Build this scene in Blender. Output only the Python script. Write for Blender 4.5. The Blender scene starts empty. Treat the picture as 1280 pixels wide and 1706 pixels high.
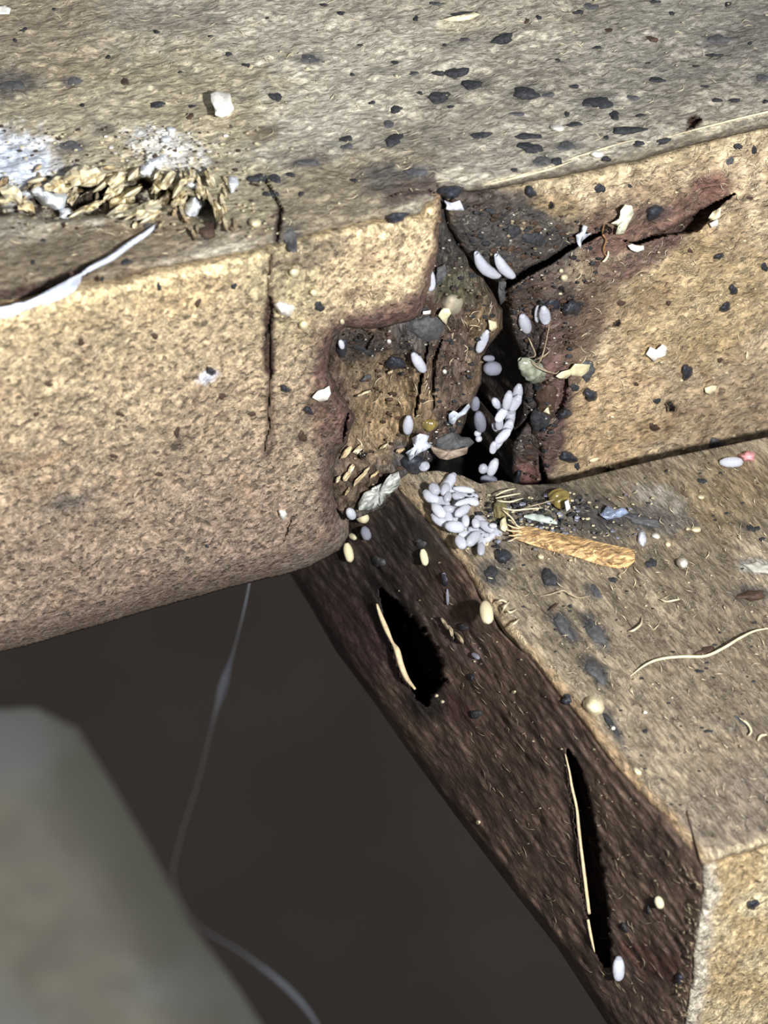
# A damaged wooden bed-frame corner seen close up by flash light.  1 Blender unit = 1 cm.
import bpy, math, random
import numpy as np
from mathutils import Vector, Matrix

S = bpy.context.scene
COL = S.collection
S.unit_settings.system = 'METRIC'
S.unit_settings.scale_length = 0.01

# ------------------------------------------------------------------ camera
F, CX, CY = 4200.0, 640.0, 853.0
Rv = np.array([.875, -.477, .0885]); Uv = np.array([.262, .618, .742])
Rv /= np.linalg.norm(Rv); Bv = np.cross(Rv, Uv); Bv /= np.linalg.norm(Bv); Uv = np.cross(Bv, Rv)
def raydir(px, py):
    px = np.asarray(px, float); py = np.asarray(py, float)
    return (((px - CX) / F)[..., None] * Rv + ((CY - py) / F)[..., None] * Uv - Bv)
CAM = -13.0 * raydir(660, 800)              # the rail corner is the world's origin
cd = bpy.data.cameras.new('camera'); cam = bpy.data.objects.new('camera', cd); COL.objects.link(cam)
cam.matrix_world = Matrix(((Rv[0], Uv[0], Bv[0], CAM[0]), (Rv[1], Uv[1], Bv[1], CAM[1]), (Rv[2], Uv[2], Bv[2], CAM[2]), (0, 0, 0, 1)))
cd.sensor_fit = 'VERTICAL'; cd.sensor_height = 24.0; cd.lens = F / 1706 * 24.0
cd.clip_start = 0.1; cd.clip_end = 500
cd.dof.use_dof = True; cd.dof.focus_distance = 12.9; cd.dof.aperture_fstop = 0.7
S.camera = cam

# ------------------------------------------------------------------ light
S.view_settings.view_transform = 'Standard'; S.view_settings.look = 'None'
S.view_settings.gamma = 1; S.view_settings.use_curve_mapping = False
S.view_settings.exposure = 0.0
W = bpy.data.worlds.new('dim_room'); S.world = W; W.use_nodes = True
W.node_tree.nodes['Background'].inputs[0].default_value = (.90, .94, 1.0, 1)
W.node_tree.nodes['Background'].inputs[1].default_value = 0.30
def area(name, loc, target, size, power, color):
    l = bpy.data.lights.new(name, 'AREA'); l.shape = 'DISK'; l.size = size; l.energy = power; l.color = color
    o = bpy.data.objects.new(name, l); COL.objects.link(o); o.location = loc
    o.rotation_euler = (Vector(target) - Vector(loc)).to_track_quat('-Z', 'Y').to_euler(); return o
area('phone_flash', CAM + Rv * 3.1 - Uv * .2 - Bv * .3, (0, 0, 0), .5, 3150, (1, .995, .985))

# ------------------------------------------------------------------ numeric helpers
rng = np.random.default_rng(7); random.seed(7)
def hsh(i, j, k, s):
    n = (i * 374761393 + j * 668265263 + k * 2147483647 + s * 974634777) & 0xffffffff
    n = ((n ^ (n >> 13)) * 1274126177) & 0xffffffff
    n = ((n ^ (n >> 16)) * 2246822519) & 0xffffffff
    return ((n ^ (n >> 15)) & 0xffff) / 65535.0
def noise(x, y, z=0, s=1):
    x = np.asarray(x, float); y = np.asarray(y, float); z = np.zeros_like(x) + z
    xi, yi, zi = np.floor(x).astype(np.int64), np.floor(y).astype(np.int64), np.floor(z).astype(np.int64)
    fx, fy, fz = x - xi, y - yi, z - zi
    fx, fy, fz = [f * f * (3 - 2 * f) for f in (fx, fy, fz)]
    r = 0
    for a in (0, 1):
        for b in (0, 1):
            for c in (0, 1):
                r = r + (fx if a else 1 - fx) * (fy if b else 1 - fy) * (fz if c else 1 - fz) * hsh(xi + a, yi + b, zi + c, s)
    return r
def fbm(x, y, s=1, o=4):
    r = 0; a = .5; t = 0
    for i in range(o):
        r = r + a * noise(x * 2 ** i, y * 2 ** i, 0, s + i); t += a; a *= .55
    return r / t
def sm(a, b, x):
    t = np.clip((x - a) / (b - a), 0, 1); return t * t * (3 - 2 * t)
def pdist(px, py, poly, closed=False):
    """distance to a polyline, parameter 0..1 along it, nearest point"""
    P = np.array(poly, float)[:, :2]
    if closed: P = np.vstack([P, P[:1]])
    best = np.full(px.shape, 1e9); par = np.zeros(px.shape); nx = px.copy(); ny = py.copy()
    L = np.hypot(*(P[1:] - P[:-1]).T); cum = np.concatenate([[0], np.cumsum(L)]); T = cum[-1] + 1e-9
    for i in range(len(P) - 1):
        a, b = P[i], P[i + 1]; d = b - a; l2 = d @ d + 1e-12
        t = np.clip(((px - a[0]) * d[0] + (py - a[1]) * d[1]) / l2, 0, 1)
        qx, qy = a[0] + t * d[0], a[1] + t * d[1]
        ds = np.hypot(px - qx, py - qy); m = ds < best
        best = np.where(m, ds, best); par = np.where(m, (cum[i] + t * L[i]) / T, par)
        nx = np.where(m, qx, nx); ny = np.where(m, qy, ny)
    return best, par, nx, ny
def inside(px, py, poly):
    P = np.array(poly, float); r = np.zeros(px.shape, bool); j = len(P) - 1
    for i in range(len(P)):
        xi, yi, xj, yj = P[i][0], P[i][1], P[j][0], P[j][1]
        if yi != yj:
            r ^= ((yi > py) != (yj > py)) & (px < (xj - xi) * (py - yi) / (yj - yi) + xi)
        j = i
    return r
def rough(poly, amp=2.5, seg=9, seed=3, freq=.05):
    """give a traced edge small natural irregularities"""
    out = []
    for (a, b) in zip(poly[:-1], poly[1:]):
        a = np.array(a, float); b = np.array(b, float); L = np.hypot(*(b - a)); n = max(1, int(L / seg))
        for k in range(n): out.append(a + (b - a) * k / n)
    out.append(np.array(poly[-1], float)); o = np.array(out)
    dx = (fbm(o[:, 0] * freq, o[:, 1] * freq, seed) - .5) * 2 * amp; dy = (fbm(o[:, 0] * freq, o[:, 1] * freq, seed + 40) - .5) * 2 * amp
    m = np.hypot(*(o - o[0]).T) + 0; e = np.minimum(1, np.minimum(m, np.hypot(*(o - o[-1]).T)) / 20)
    return [tuple(p) for p in (o + np.stack([dx * e, dy * e], 1))]

# ------------------------------------------------------------------ surfaces
class Surf:
    def __init__(s, n, c, disp=None): s.n = np.array(n, float); s.c = c; s.disp = disp or (lambda x, y: np.zeros_like(x)); s.g = None
    def relief(s, x, y):
        if s.g is None: return s.disp(x, y)
        u = np.clip((x + 280) / 5, 0, s.g.shape[1] - 1.01); v = np.clip((y + 280) / 5, 0, s.g.shape[0] - 1.01)
        i, j = u.astype(int), v.astype(int); fu, fv = u - i, v - j; g = s.g
        return g[j, i] * (1 - fu) * (1 - fv) + g[j, i + 1] * fu * (1 - fv) + g[j + 1, i] * (1 - fu) * fv + g[j + 1, i + 1] * fu * fv
    def cache(s, y0, y1):
        X, Y = np.meshgrid(np.arange(-280, 1580, 5.), np.arange(-280, 1820, 5.)); g = np.zeros(X.shape); m = (Y > y0) & (Y < y1)
        g[m] = s.disp(X[m], Y[m]); s.g = g
    def at(s, px, py, off=0.0, span=False):
        px = np.asarray(px, float); py = np.asarray(py, float); d = raydir(px, py)
        rl = s.relief(np.atleast_1d(px), np.atleast_1d(py)).reshape(px.shape)
        if span: m = np.quantile(rl, .6); rl = np.clip(rl, m - .03, m + .03)       # small rigid things bridge cracks
        t = (s.c + rl + off - CAM @ s.n) / (d @ s.n)
        return CAM + d * t[..., None]
    def frame(s, px, py):
        """position, normal, and the in-plane directions that look like +x and +y(down) in the picture"""
        p = s.at(px, py); e = 3.0
        u = s.at(px + e, py) - s.at(px - e, py); v = s.at(px, py + e) - s.at(px, py - e)
        n = np.cross(v, u); n /= np.linalg.norm(n)
        n = n * .4 + s.n * .6; n /= np.linalg.norm(n)
        return p, n
zA = None
def hit(px, py, n, c):
    n = np.array(n, float); d = raydir(px, py); return CAM + d * ((c - CAM @ n) / (d @ n))
zA = hit(735, 322, (0, -1, 0), 0)[2]
yE = -hit(1170, 1437, (0, 0, 1), 0)[1]
print('zA', zA, 'yE', yE)

def mesh_obj(name, V, Fc, mat, parent=None, smooth=True, attrs=None):
    me = bpy.data.meshes.new(name); V = np.asarray(V, float)
    if isinstance(Fc, np.ndarray):
        me.vertices.add(len(V)); me.vertices.foreach_set('co', V.ravel())
        nl = Fc.size; k = Fc.shape[1]; me.loops.add(nl); me.loops.foreach_set('vertex_index', Fc.ravel().astype(np.int32))
        me.polygons.add(len(Fc)); me.polygons.foreach_set('loop_start', np.arange(0, nl, k, dtype=np.int32))
        me.polygons.foreach_set('loop_total', np.full(len(Fc), k, np.int32)); me.update(calc_edges=True); me.validate()
    else:
        me.from_pydata([tuple(v) for v in V], [], Fc); me.update()
    if attrs:
        for an, arr in attrs.items():
            a = me.attributes.new(an, 'FLOAT_COLOR', 'POINT'); a.data.foreach_set('color', np.hstack([arr, np.ones((len(arr), 1))]).astype(np.float32).ravel())
    if smooth: me.polygons.foreach_set('use_smooth', np.ones(len(me.polygons), bool))
    me.materials.append(mat)
    o = bpy.data.objects.new(name, me); COL.objects.link(o)
    if parent: o.parent = parent
    return o
def tag(o, label=None, cat=None, group=None, kind=None):
    if label: o['label'] = label
    if cat: o['category'] = cat
    if group: o['group'] = group
    if kind: o['kind'] = kind
    return o

def patch(surf, poly, color, step=3.0, back=.4, backdir=None, shrink=0.0):
    """grid over a traced outline on a plane; returns verts, quads, colours; edges get skirts going into the wood"""
    P = np.array(poly); x0, y0 = P.min(0) - step; x1, y1 = P.max(0) + step
    xs = np.arange(x0, x1 + step, step); ys = np.arange(y0, y1 + step, step)
    X, Y = np.meshgrid(xs, ys); cx = (X[:-1, :-1] + X[1:, 1:]) / 2; cy = (Y[:-1, :-1] + Y[1:, 1:]) / 2
    cell = inside(cx, cy, poly)
    h, w = X.shape; idx = np.arange(h * w).reshape(h, w)
    A, B, C, D = idx[:-1, :-1][cell], idx[1:, :-1][cell], idx[1:, 1:][cell], idx[:-1, 1:][cell]
    Q = np.stack([A, B, C, D], 1)
    E = np.concatenate([Q[:, [0, 1]], Q[:, [1, 2]], Q[:, [2, 3]], Q[:, [3, 0]]])
    key = np.minimum(E[:, 0], E[:, 1]) * (h * w) + np.maximum(E[:, 0], E[:, 1])
    _, inv, cnt = np.unique(key, return_inverse=True, return_counts=True)
    BE = E[cnt[inv] == 1]
    bv = np.unique(BE); fx = X.ravel().copy(); fy = Y.ravel().copy()
    d, _, qx, qy = pdist(fx[bv], fy[bv], poly, True); m = d < step * 1.6
    fx[bv] = np.where(m, qx, fx[bv]); fy[bv] = np.where(m, qy, fy[bv])
    used, re = np.unique(Q, return_inverse=True); Q = re.reshape(Q.shape)
    fx, fy = fx[used], fy[used]; V = surf.at(fx, fy); c = color(fx, fy)
    remap = {int(u): i for i, u in enumerate(used)}
    bvl = np.array([remap[int(b)] for b in bv]); n0 = len(V)
    bd = np.array(backdir if backdir is not None else -surf.n, float)
    V2 = V[bvl] + bd * back
    skl = {int(b): n0 + i for i, b in enumerate(bvl)}
    sk = np.array([[remap[int(a)], skl[remap[int(a)]], skl[remap[int(b)]], remap[int(b)]] for a, b in BE])
    return np.vstack([V, V2]), np.vstack([Q, sk]), np.vstack([c, c[bvl]])
def join(*parts):
    V, Q, C, o = [], [], [], 0
    for v, q, c in parts: V.append(v); Q.append(q + o); C.append(c); o += len(v)
    return np.vstack(V), np.vstack(Q), np.vstack(C)

# ------------------------------------------------------------------ materials
def mat_new(name):
    m = bpy.data.materials.new(name); m.use_nodes = True; nt = m.node_tree; nt.nodes.clear()
    o = nt.nodes.new('ShaderNodeOutputMaterial'); b = nt.nodes.new('ShaderNodeBsdfPrincipled'); nt.links.new(b.outputs[0], o.inputs[0])
    return m, nt, b
def sr(r, g, b):
    f = lambda c: (c / 255 / 12.92) if c / 255 <= .04045 else ((c / 255 + .055) / 1.055) ** 2.4
    return np.array([f(r), f(g), f(b)])
def wood(name, rot, scale, lo, hi, fib=.5, fibcol=(226, 216, 194), fscale=1.0, pit=.5, rough_=.75, bump=.5, pitcol=(52, 40, 34), coarse=.2):
    """tint attribute (the board's own colours) x stretched grain, pale torn fibres and dark pores"""
    m, nt, b = mat_new(name); N = nt.nodes.new; L = nt.links.new
    tc = N('ShaderNodeTexCoord'); mp = N('ShaderNodeMapping'); L(tc.outputs['Object'], mp.inputs[0])
    mp.inputs['Rotation'].default_value = rot; mp.inputs['Scale'].default_value = scale
    at = N('ShaderNodeAttribute'); at.attribute_name = 'tint'
    n1 = N('ShaderNodeTexNoise'); L(mp.outputs[0], n1.inputs['Vector']); n1.inputs['Scale'].default_value = 1; n1.inputs['Detail'].default_value = 4; n1.inputs['Roughness'].default_value = .6; n1.inputs['Distortion'].default_value = .6
    r1 = N('ShaderNodeMapRange'); L(n1.outputs[0], r1.inputs[0]); r1.inputs[1].default_value = .40; r1.inputs[2].default_value = .60; r1.inputs[3].default_value = lo; r1.inputs[4].default_value = hi
    mul = N('ShaderNodeVectorMath'); mul.operation = 'MULTIPLY'; L(at.outputs[0], mul.inputs[0]); L(r1.outputs[0], mul.inputs[1])
    n5 = N('ShaderNodeTexNoise'); mp5 = N('ShaderNodeMapping'); L(tc.outputs['Object'], mp5.inputs[0]); mp5.inputs['Rotation'].default_value = rot; mp5.inputs['Location'].default_value = (1, 2, 9)
    mp5.inputs['Scale'].default_value = [q * .38 for q in scale]; L(mp5.outputs[0], n5.inputs['Vector']); n5.inputs['Scale'].default_value = 1; n5.inputs['Detail'].default_value = 3; n5.inputs['Roughness'].default_value = .65; n5.inputs['Distortion'].default_value = .8
    r5 = N('ShaderNodeMapRange'); L(n5.outputs[0], r5.inputs[0]); r5.inputs[1].default_value = .38; r5.inputs[2].default_value = .62; r5.inputs[3].default_value = 1 - coarse; r5.inputs[4].default_value = 1 + coarse
    mul0 = mul; mul = N('ShaderNodeVectorMath'); mul.operation = 'MULTIPLY'; L(mul0.outputs[0], mul.inputs[0]); L(r5.outputs[0], mul.inputs[1])
    # pale fibres: thin ridges of a second noise
    n2 = N('ShaderNodeTexNoise'); mp2 = N('ShaderNodeMapping'); L(tc.outputs['Object'], mp2.inputs[0]); mp2.inputs['Rotation'].default_value = rot
    mp2.inputs['Scale'].default_value = [s * fscale for s in scale]; L(mp2.outputs[0], n2.inputs['Vector']); n2.inputs['Scale'].default_value = .8; n2.inputs['Detail'].default_value = 2.5; n2.inputs['Distortion'].default_value = 1.2
    s1 = N('ShaderNodeMath'); s1.operation = 'SUBTRACT'; L(n2.outputs[0], s1.inputs[0]); s1.inputs[1].default_value = .5
    a1 = N('ShaderNodeMath'); a1.operation = 'ABSOLUTE'; L(s1.outputs[0], a1.inputs[0])
    r2 = N('ShaderNodeMapRange'); L(a1.outputs[0], r2.inputs[0]); r2.inputs[1].default_value = .0; r2.inputs[2].default_value = .035; r2.inputs[3].default_value = fib; r2.inputs[4].default_value = 0
    n4 = N('ShaderNodeTexNoise'); L(tc.outputs['Object'], n4.inputs['Vector']); n4.inputs['Scale'].default_value = 9; n4.inputs['Detail'].default_value = 2
    r4 = N('ShaderNodeMapRange'); L(n4.outputs[0], r4.inputs[0]); r4.inputs[1].default_value = .4; r4.inputs[2].default_value = .62
    m2 = N('ShaderNodeMath'); m2.operation = 'MULTIPLY'; L(r2.outputs[0], m2.inputs[0]); L(r4.outputs[0], m2.inputs[1])
    fc = N('ShaderNodeVectorMath'); fc.operation = 'SCALE'; L(at.outputs[0], fc.inputs[0]); fc.inputs['Scale'].default_value = 1.6
    mx0 = N('ShaderNodeMix'); mx0.data_type = 'RGBA'; mx0.inputs[0].default_value = .45; L(fc.outputs[0], mx0.inputs[6]); mx0.inputs[7].default_value = (*sr(*fibcol), 1)
    mx = N('ShaderNodeMix'); mx.data_type = 'RGBA'; L(m2.outputs[0], mx.inputs[0]); L(mul.outputs[0], mx.inputs[6]); L(mx0.outputs[2], mx.inputs[7])
    # dark pores
    n3 = N('ShaderNodeTexNoise'); mp3 = N('ShaderNodeMapping'); L(tc.outputs['Object'], mp3.inputs[0]); mp3.inputs['Rotation'].default_value = rot; mp3.inputs['Location'].default_value = (3, 7, 5)
    mp3.inputs['Scale'].default_value = [s * .75 for s in scale]; L(mp3.outputs[0], n3.inputs['Vector']); n3.inputs['Scale'].default_value = 1; n3.inputs['Detail'].default_value = 3
    r3 = N('ShaderNodeMapRange'); L(n3.outputs[0], r3.inputs[0]); r3.inputs[1].default_value = .56; r3.inputs[2].default_value = .66; r3.inputs[3].default_value = 0; r3.inputs[4].default_value = pit
    pc = N('ShaderNodeMix'); pc.data_type = 'RGBA'; pc.inputs[0].default_value = .5; L(at.outputs[0], pc.inputs[6]); pc.inputs[7].default_value = (*sr(*pitcol), 1)
    pd = N('ShaderNodeVectorMath'); pd.operation = 'SCALE'; L(pc.outputs[2], pd.inputs[0]); pd.inputs['Scale'].default_value = .55
    mx3 = N('ShaderNodeMix'); mx3.data_type = 'RGBA'; L(r3.outputs[0], mx3.inputs[0]); L(mx.outputs[2], mx3.inputs[6]); L(pd.outputs[0], mx3.inputs[7])
    L(mx3.outputs[2], b.inputs['Base Color']); b.inputs['Roughness'].default_value = rough_; b.inputs['Specular IOR Level'].default_value = .35
    h1 = N('ShaderNodeMath'); h1.operation = 'ADD'; L(n1.outputs[0], h1.inputs[0]); L(m2.outputs[0], h1.inputs[1])
    h2 = N('ShaderNodeMath'); h2.operation = 'SUBTRACT'; L(h1.outputs[0], h2.inputs[0]); L(r3.outputs[0], h2.inputs[1])
    bp = N('ShaderNodeBump'); bp.inputs['Strength'].default_value = bump; bp.inputs['Distance'].default_value = .012; L(h2.outputs[0], bp.inputs['Height']); L(bp.outputs[0], b.inputs['Normal'])
    return m
def plain(name, rgb, rough_=.5, var=.2, scale=30, bump=.3, sss=0, trans=0, alpha=1, spec=.5, coat=0, rgb2=None, bdist=.01):
    m, nt, b = mat_new(name); N = nt.nodes.new; L = nt.links.new
    tc = N('ShaderNodeTexCoord'); n = N('ShaderNodeTexNoise'); L(tc.outputs['Object'], n.inputs['Vector']); n.inputs['Scale'].default_value = scale; n.inputs['Detail'].default_value = 4
    cr = N('ShaderNodeValToRGB'); L(n.outputs[0], cr.inputs[0]); c = sr(*rgb)
    c2 = sr(*rgb2) if rgb2 else c * (1 + var)
    cr.color_ramp.elements[0].position = .32; cr.color_ramp.elements[1].position = .68
    cr.color_ramp.elements[0].color = (*(c * (1 - var)), 1); cr.color_ramp.elements[1].color = (*c2, 1)
    L(cr.outputs[0], b.inputs['Base Color']); b.inputs['Roughness'].default_value = rough_; b.inputs['Specular IOR Level'].default_value = spec
    if sss: b.inputs['Subsurface Weight'].default_value = sss; b.inputs['Subsurface Radius'].default_value = (.04, .035, .03); b.inputs['Subsurface Scale'].default_value = 1
    b.inputs['Transmission Weight'].default_value = trans; b.inputs['Alpha'].default_value = alpha; b.inputs['Coat Weight'].default_value = coat
    bp = N('ShaderNodeBump'); bp.inputs['Strength'].default_value = bump; bp.inputs['Distance'].default_value = bdist; L(n.outputs[0], bp.inputs['Height']); L(bp.outputs[0], b.inputs['Normal'])
    return m
PI = math.pi
M_A = wood('grey_weathered_wood', (0, 0, .06), (20, 56, 56), .62, 1.32, fib=.65, pit=.5, bump=.8)
M_B = wood('mottled_tan_wood', (0, .5, 0), (38, 38, 44), .58, 1.32, fib=.95, pit=.8, bump=.9, fscale=.8, coarse=.3)
M_C = wood('tan_fibrous_wood', (0, .7, 0), (26, 26, 42), .70, 1.25, fib=.85, pit=.6, bump=1.0, fscale=.7, coarse=.25)
M_E = wood('stained_post_wood', (0, .25, 0), (46, 40, 18), .60, 1.35, fib=.5, pit=.5, bump=1.0, coarse=.4, rough_=.5)
M_D = wood('rail_wood', (0, 0, .02), (58, 15, 36), .62, 1.30, fib=.85, fscale=.75, pit=.45, bump=.9)
M_DE = wood('cut_end_grain', (0, 0, 0), (44, 44, 44), .62, 1.30, fib=.7, pit=.65, bump=.9)

# ------------------------------------------------------------------ colour fields and relief
def lerp(a, b, t): return a * (1 - t[:, None]) + b * t[:, None]
def dsat(c, k=.16):
    l = c @ np.array([.3, .59, .11]); return c * (1 - k) + l[..., None] * k
def base(x, rgb): return np.tile(dsat(sr(*rgb)), (len(x), 1))
def blob(c, x, y, bx, by, rx, ry, ang, rgb, k=1.0, wob=.5, soft=.35, seed=5, fr=.05):
    """a stain of its own shape: elliptical with a ragged edge"""
    a = math.radians(ang); dx, dy = x - bx, y - by
    m = (np.abs(dx) < max(rx, ry) * 1.9) & (np.abs(dy) < max(rx, ry) * 1.9)
    if not m.any(): return c
    u = (dx[m] * math.cos(a) + dy[m] * math.sin(a)) / rx; v = (-dx[m] * math.sin(a) + dy[m] * math.cos(a)) / ry
    r = np.hypot(u, v) + (fbm(x[m] * fr, y[m] * fr, seed) - .5) * 2 * wob
    t = (1 - sm(1 - soft, 1 + soft, r)) * k; c[m] = lerp(c[m], np.tile(dsat(sr(*rgb)), (m.sum(), 1)), t); return c
def band(c, x, y, line, w, rgb, k=1.0, wob=.4, seed=9, fr=.06, soft=.5):
    d, t, _, _ = pdist(x, y, line); r = d / w + (fbm(x * fr, y * fr, seed) - .5) * 2 * wob
    q = (1 - sm(1 - soft, 1 + soft, r)) * k; return lerp(c, np.tile(dsat(sr(*rgb)), (len(x), 1)), q)
def crack(x, y, line, depth):
    """line rows are (px, py, half width): returns relief"""
    L_ = np.array(line, float); d, t, _, _ = pdist(x, y, L_)
    seg = np.hypot(*(L_[1:, :2] - L_[:-1, :2]).T); cum = np.concatenate([[0], np.cumsum(seg)]) / seg.sum()
    w = np.interp(t, cum, L_[:, 2]); w = w * (.75 + .5 * fbm(x * .12, y * .12, 77, 2)) + 1e-6
    return -depth * (1 - sm(.88, 1.08, d / w))
def fillet(x, y, line, r, depth):
    d, _, _, _ = pdist(x, y, line); t = np.clip(1 - d / r, 0, 1); return -depth * (1 - np.sqrt(np.maximum(0, 1 - t * t)))

# outlines traced on the photograph
AB = rough([(-260, 590), (0, 514), (60, 500), (130, 478), (200, 468), (260, 452), (330, 440), (382, 426)], 3, seed=11)
AM = rough([(382, 426), (450, 412), (500, 398), (560, 384), (640, 366), (700, 356), (722, 336), (736, 318)], 5, seed=12, freq=.08)
AC = rough([(736, 318), (800, 318), (860, 308), (940, 293), (1020, 276), (1065, 268), (1115, 253), (1180, 235), (1280, 213), (1560, 157)], 2.5, seed=13)
A_EDGE = AB + AM[1:] + AC[1:]
BE = rough([(736, 318), (733, 400), (720, 470), (700, 528), (650, 546), (575, 548), (556, 566), (548, 610), (562, 650), (590, 690), (578, 735), (560, 765), (556, 820), (566, 852), (583, 868)], 5, seed=14)
BB = rough([(583, 868), (582, 892), (566, 918), (520, 943), (480, 956), (400, 975), (280, 1008), (160, 1043), (60, 1072), (0, 1086), (-260, 1165)], 1.5, seed=15)
EG = rough([(736, 318), (748, 380), (778, 430), (806, 458), (820, 488), (838, 518), (838, 545), (812, 580), (800, 640), (782, 690), (770, 720), (735, 745), (720, 770), (690, 795), (660, 815)], 5, seed=16)  # post / gap
CG = rough([(736, 318), (748, 380), (778, 430), (808, 457), (842, 476), (846, 500), (842, 520), (852, 555), (868, 590), (872, 640), (866, 700), (850, 750), (852, 800), (880, 830)], 4, seed=17)   # gap / right block
CD = rough([(880, 830), (930, 822), (980, 812), (1040, 796), (1100, 775), (1160, 758), (1280, 735), (1560, 682)], 2, seed=18)
DL = rough([(655, 800), (668, 822), (700, 856), (740, 905), (786, 966), (812, 1010), (842, 1052), (880, 1092), (920, 1142), (960, 1190), (1010, 1256), (1060, 1316), (1110, 1366), (1146, 1412), (1170, 1440)], 3, seed=19)
DLL = [(470, 935), (520, 1015), (560, 1085), (620, 1165), (690, 1265), (760, 1360), (850, 1478), (930, 1580), (1012, 1706), (1080, 1802)]
DEV = rough([(1170, 1440), (1168, 1500), (1158, 1560), (1150, 1640), (1140, 1706), (1128, 1800)], 3.5, seed=20, freq=.12)
DT = rough([(1170, 1440), (1215, 1428), (1280, 1408), (1560, 1322)], 3, seed=21)

HOLLOW = [(-60, 345), (20, 340), (60, 318), (120, 300), (180, 300), (240, 290), (300, 318), (350, 330), (372, 352), (360, 385), (330, 372), (290, 345), (235, 350), (190, 362), (140, 368), (80, 372), (20, 362), (-60, 372)]
def dispA(x, y):
    d = (fbm(x * .012, y * .02, 31) - .5) * .09 + (fbm(x * .06, y * .12, 32) - .5) * .022
    d = d + fillet(x, y, A_EDGE, 26, .10)
    q = inside(x, y, HOLLOW); e, _, _, _ = pdist(x, y, HOLLOW, True)
    d = d - q * sm(0, 10, e) * (.12 + .16 * fbm(x * .06, y * .06, 33))
    d = d + crack(x, y, [(-40, 512, 5), (60, 497, 5), (110, 476, 4), (150, 452, 0)], .08)
    d = d + crack(x, y, [(440, 296, 3), (468, 348, 3), (462, 398, 4), (452, 420, 2)], .05)
    d = d + crack(x, y, [(1145, 214, 4), (1157, 203, 8), (1164, 200, 3)], .08)
    d = d + crack(x, y, [(640, 330, 1), (672, 318, 3), (712, 318, 3), (736, 330, 1)], .05)
    return d
def colA(x, y):
    n = fbm(x * .006, y * .012, 41); n2 = fbm(x * .015, y * .03, 42)
    c = lerp(base(x, (184, 177, 158)), base(x, (154, 146, 127)), sm(.35, .62, n))
    c = blob(c, x, y, 620, 60, 330, 120, 0, (176, 168, 148), .5, .5)
    c = blob(c, x, y, 200, 200, 260, 110, -10, (170, 155, 118), .6, .5, seed=6)
    c = blob(c, x, y, 60, 60, 120, 90, 0, (150, 130, 98), .5, .5, seed=7)
    c = blob(c, x, y, 1010, 200, 320, 130, -8, (144, 137, 122), .7, .4, seed=8)
    c = blob(c, x, y, 1180, 60, 220, 90, -8, (132, 127, 118), .6, .4, seed=9)
    c = blob(c, x, y, 560, 330, 170, 70, -12, (126, 112, 88), .85, .35, seed=10)
    c = blob(c, x, y, 150, 425, 280, 50, -12, (116, 100, 76), .9, .35, seed=12)
    c = blob(c, x, y, 380, 320, 90, 60, 0, (150, 140, 110), .8, .6, seed=13)
    c = blob(c, x, y, 20, 275, 75, 50, 10, (212, 222, 240), 1.0, .55, seed=14, fr=.09, soft=.6)
    c = blob(c, x, y, 280, 250, 60, 30, 20, (205, 206, 205), .8, .8, seed=15, fr=.12)
    for i, (bx, by, rx, ry, k) in enumerate([(20, 140, 46, 26, .8), (120, 135, 18, 10, .8), (119, 243, 30, 12, .7), (170, 215, 20, 14, .6), (518, 98, 26, 9, .8), (515, 270, 34, 9, .7), (637, 295, 38, 26, .75), (485, 397, 16, 24, .8),
                             (692, 287, 30, 12, .8), (1196, 67, 32, 13, .75), (1265, 60, 60, 50, .35), (902, 268, 20, 11, .8), (995, 171, 36, 16, .6), (876, 155, 36, 14, .5), (786, 140, 34, 12, .5), (731, 162, 32, 14, .5), (945, 243, 24, 10, .6), (1270, 130, 22, 9, .7), (410, 160, 20, 9, .3), (800, 65, 60, 12, .35), (560, 250, 120, 14, .25)]):
        c = blob(c, x, y, bx, by, rx, ry, -8, (74, 74, 76), k, .5, .5, seed=20 + i, fr=.07)
    c = blob(c, x, y, 690, 318, 60, 18, -12, (78, 62, 58), .9, .5, seed=50)
    c = blob(c, x, y, 437, 225, 24, 12, 0, (100, 84, 62), .6, .7, seed=51)
    # hollow: wood turns darker brown towards the inside
    e, _, _, _ = pdist(x, y, HOLLOW, True); q = np.where(inside(x, y, HOLLOW), sm(0, 10, e), 0)
    c = lerp(c, base(x, (46, 32, 20)), q * sm(.34, .5, fbm(x * .05, y * .05, 60)))
    c = band(c, x, y, [(-40, 500), (60, 488), (108, 468), (150, 446)], 12, (58, 34, 28), .95, .4)
    c = band(c, x, y, [(200, 462), (300, 447), (382, 432)], 9, (92, 68, 44), .7, .4)
    # pale line of the torn lip and the darker band below it
    c = band(c, x, y, [(800, 318), (940, 293), (1065, 266), (1180, 233), (1400, 186)], 16, (112, 101, 82), .8, .15)
    c = band(c, x, y, [(806, 308), (915, 281), (960, 262), (1010, 250)], 3.2, (214, 200, 168), .9, .3)
    c = band(c, x, y, [(1100, 232), (1205, 205), (1290, 186), (1400, 160)], 3.0, (205, 190, 158), .8, .3)
    c = blob(c, x, y, 1157, 203, 13, 11, 0, (60, 36, 26), 1, .4, seed=52)
    c = blob(c, x, y, 1185, 212, 26, 10, -10, (196, 184, 156), .8, .4, seed=53)
    c = band(c, x, y, [(468, 350), (462, 398)], 7, (62, 44, 38), .9, .5)
    return c
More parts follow.
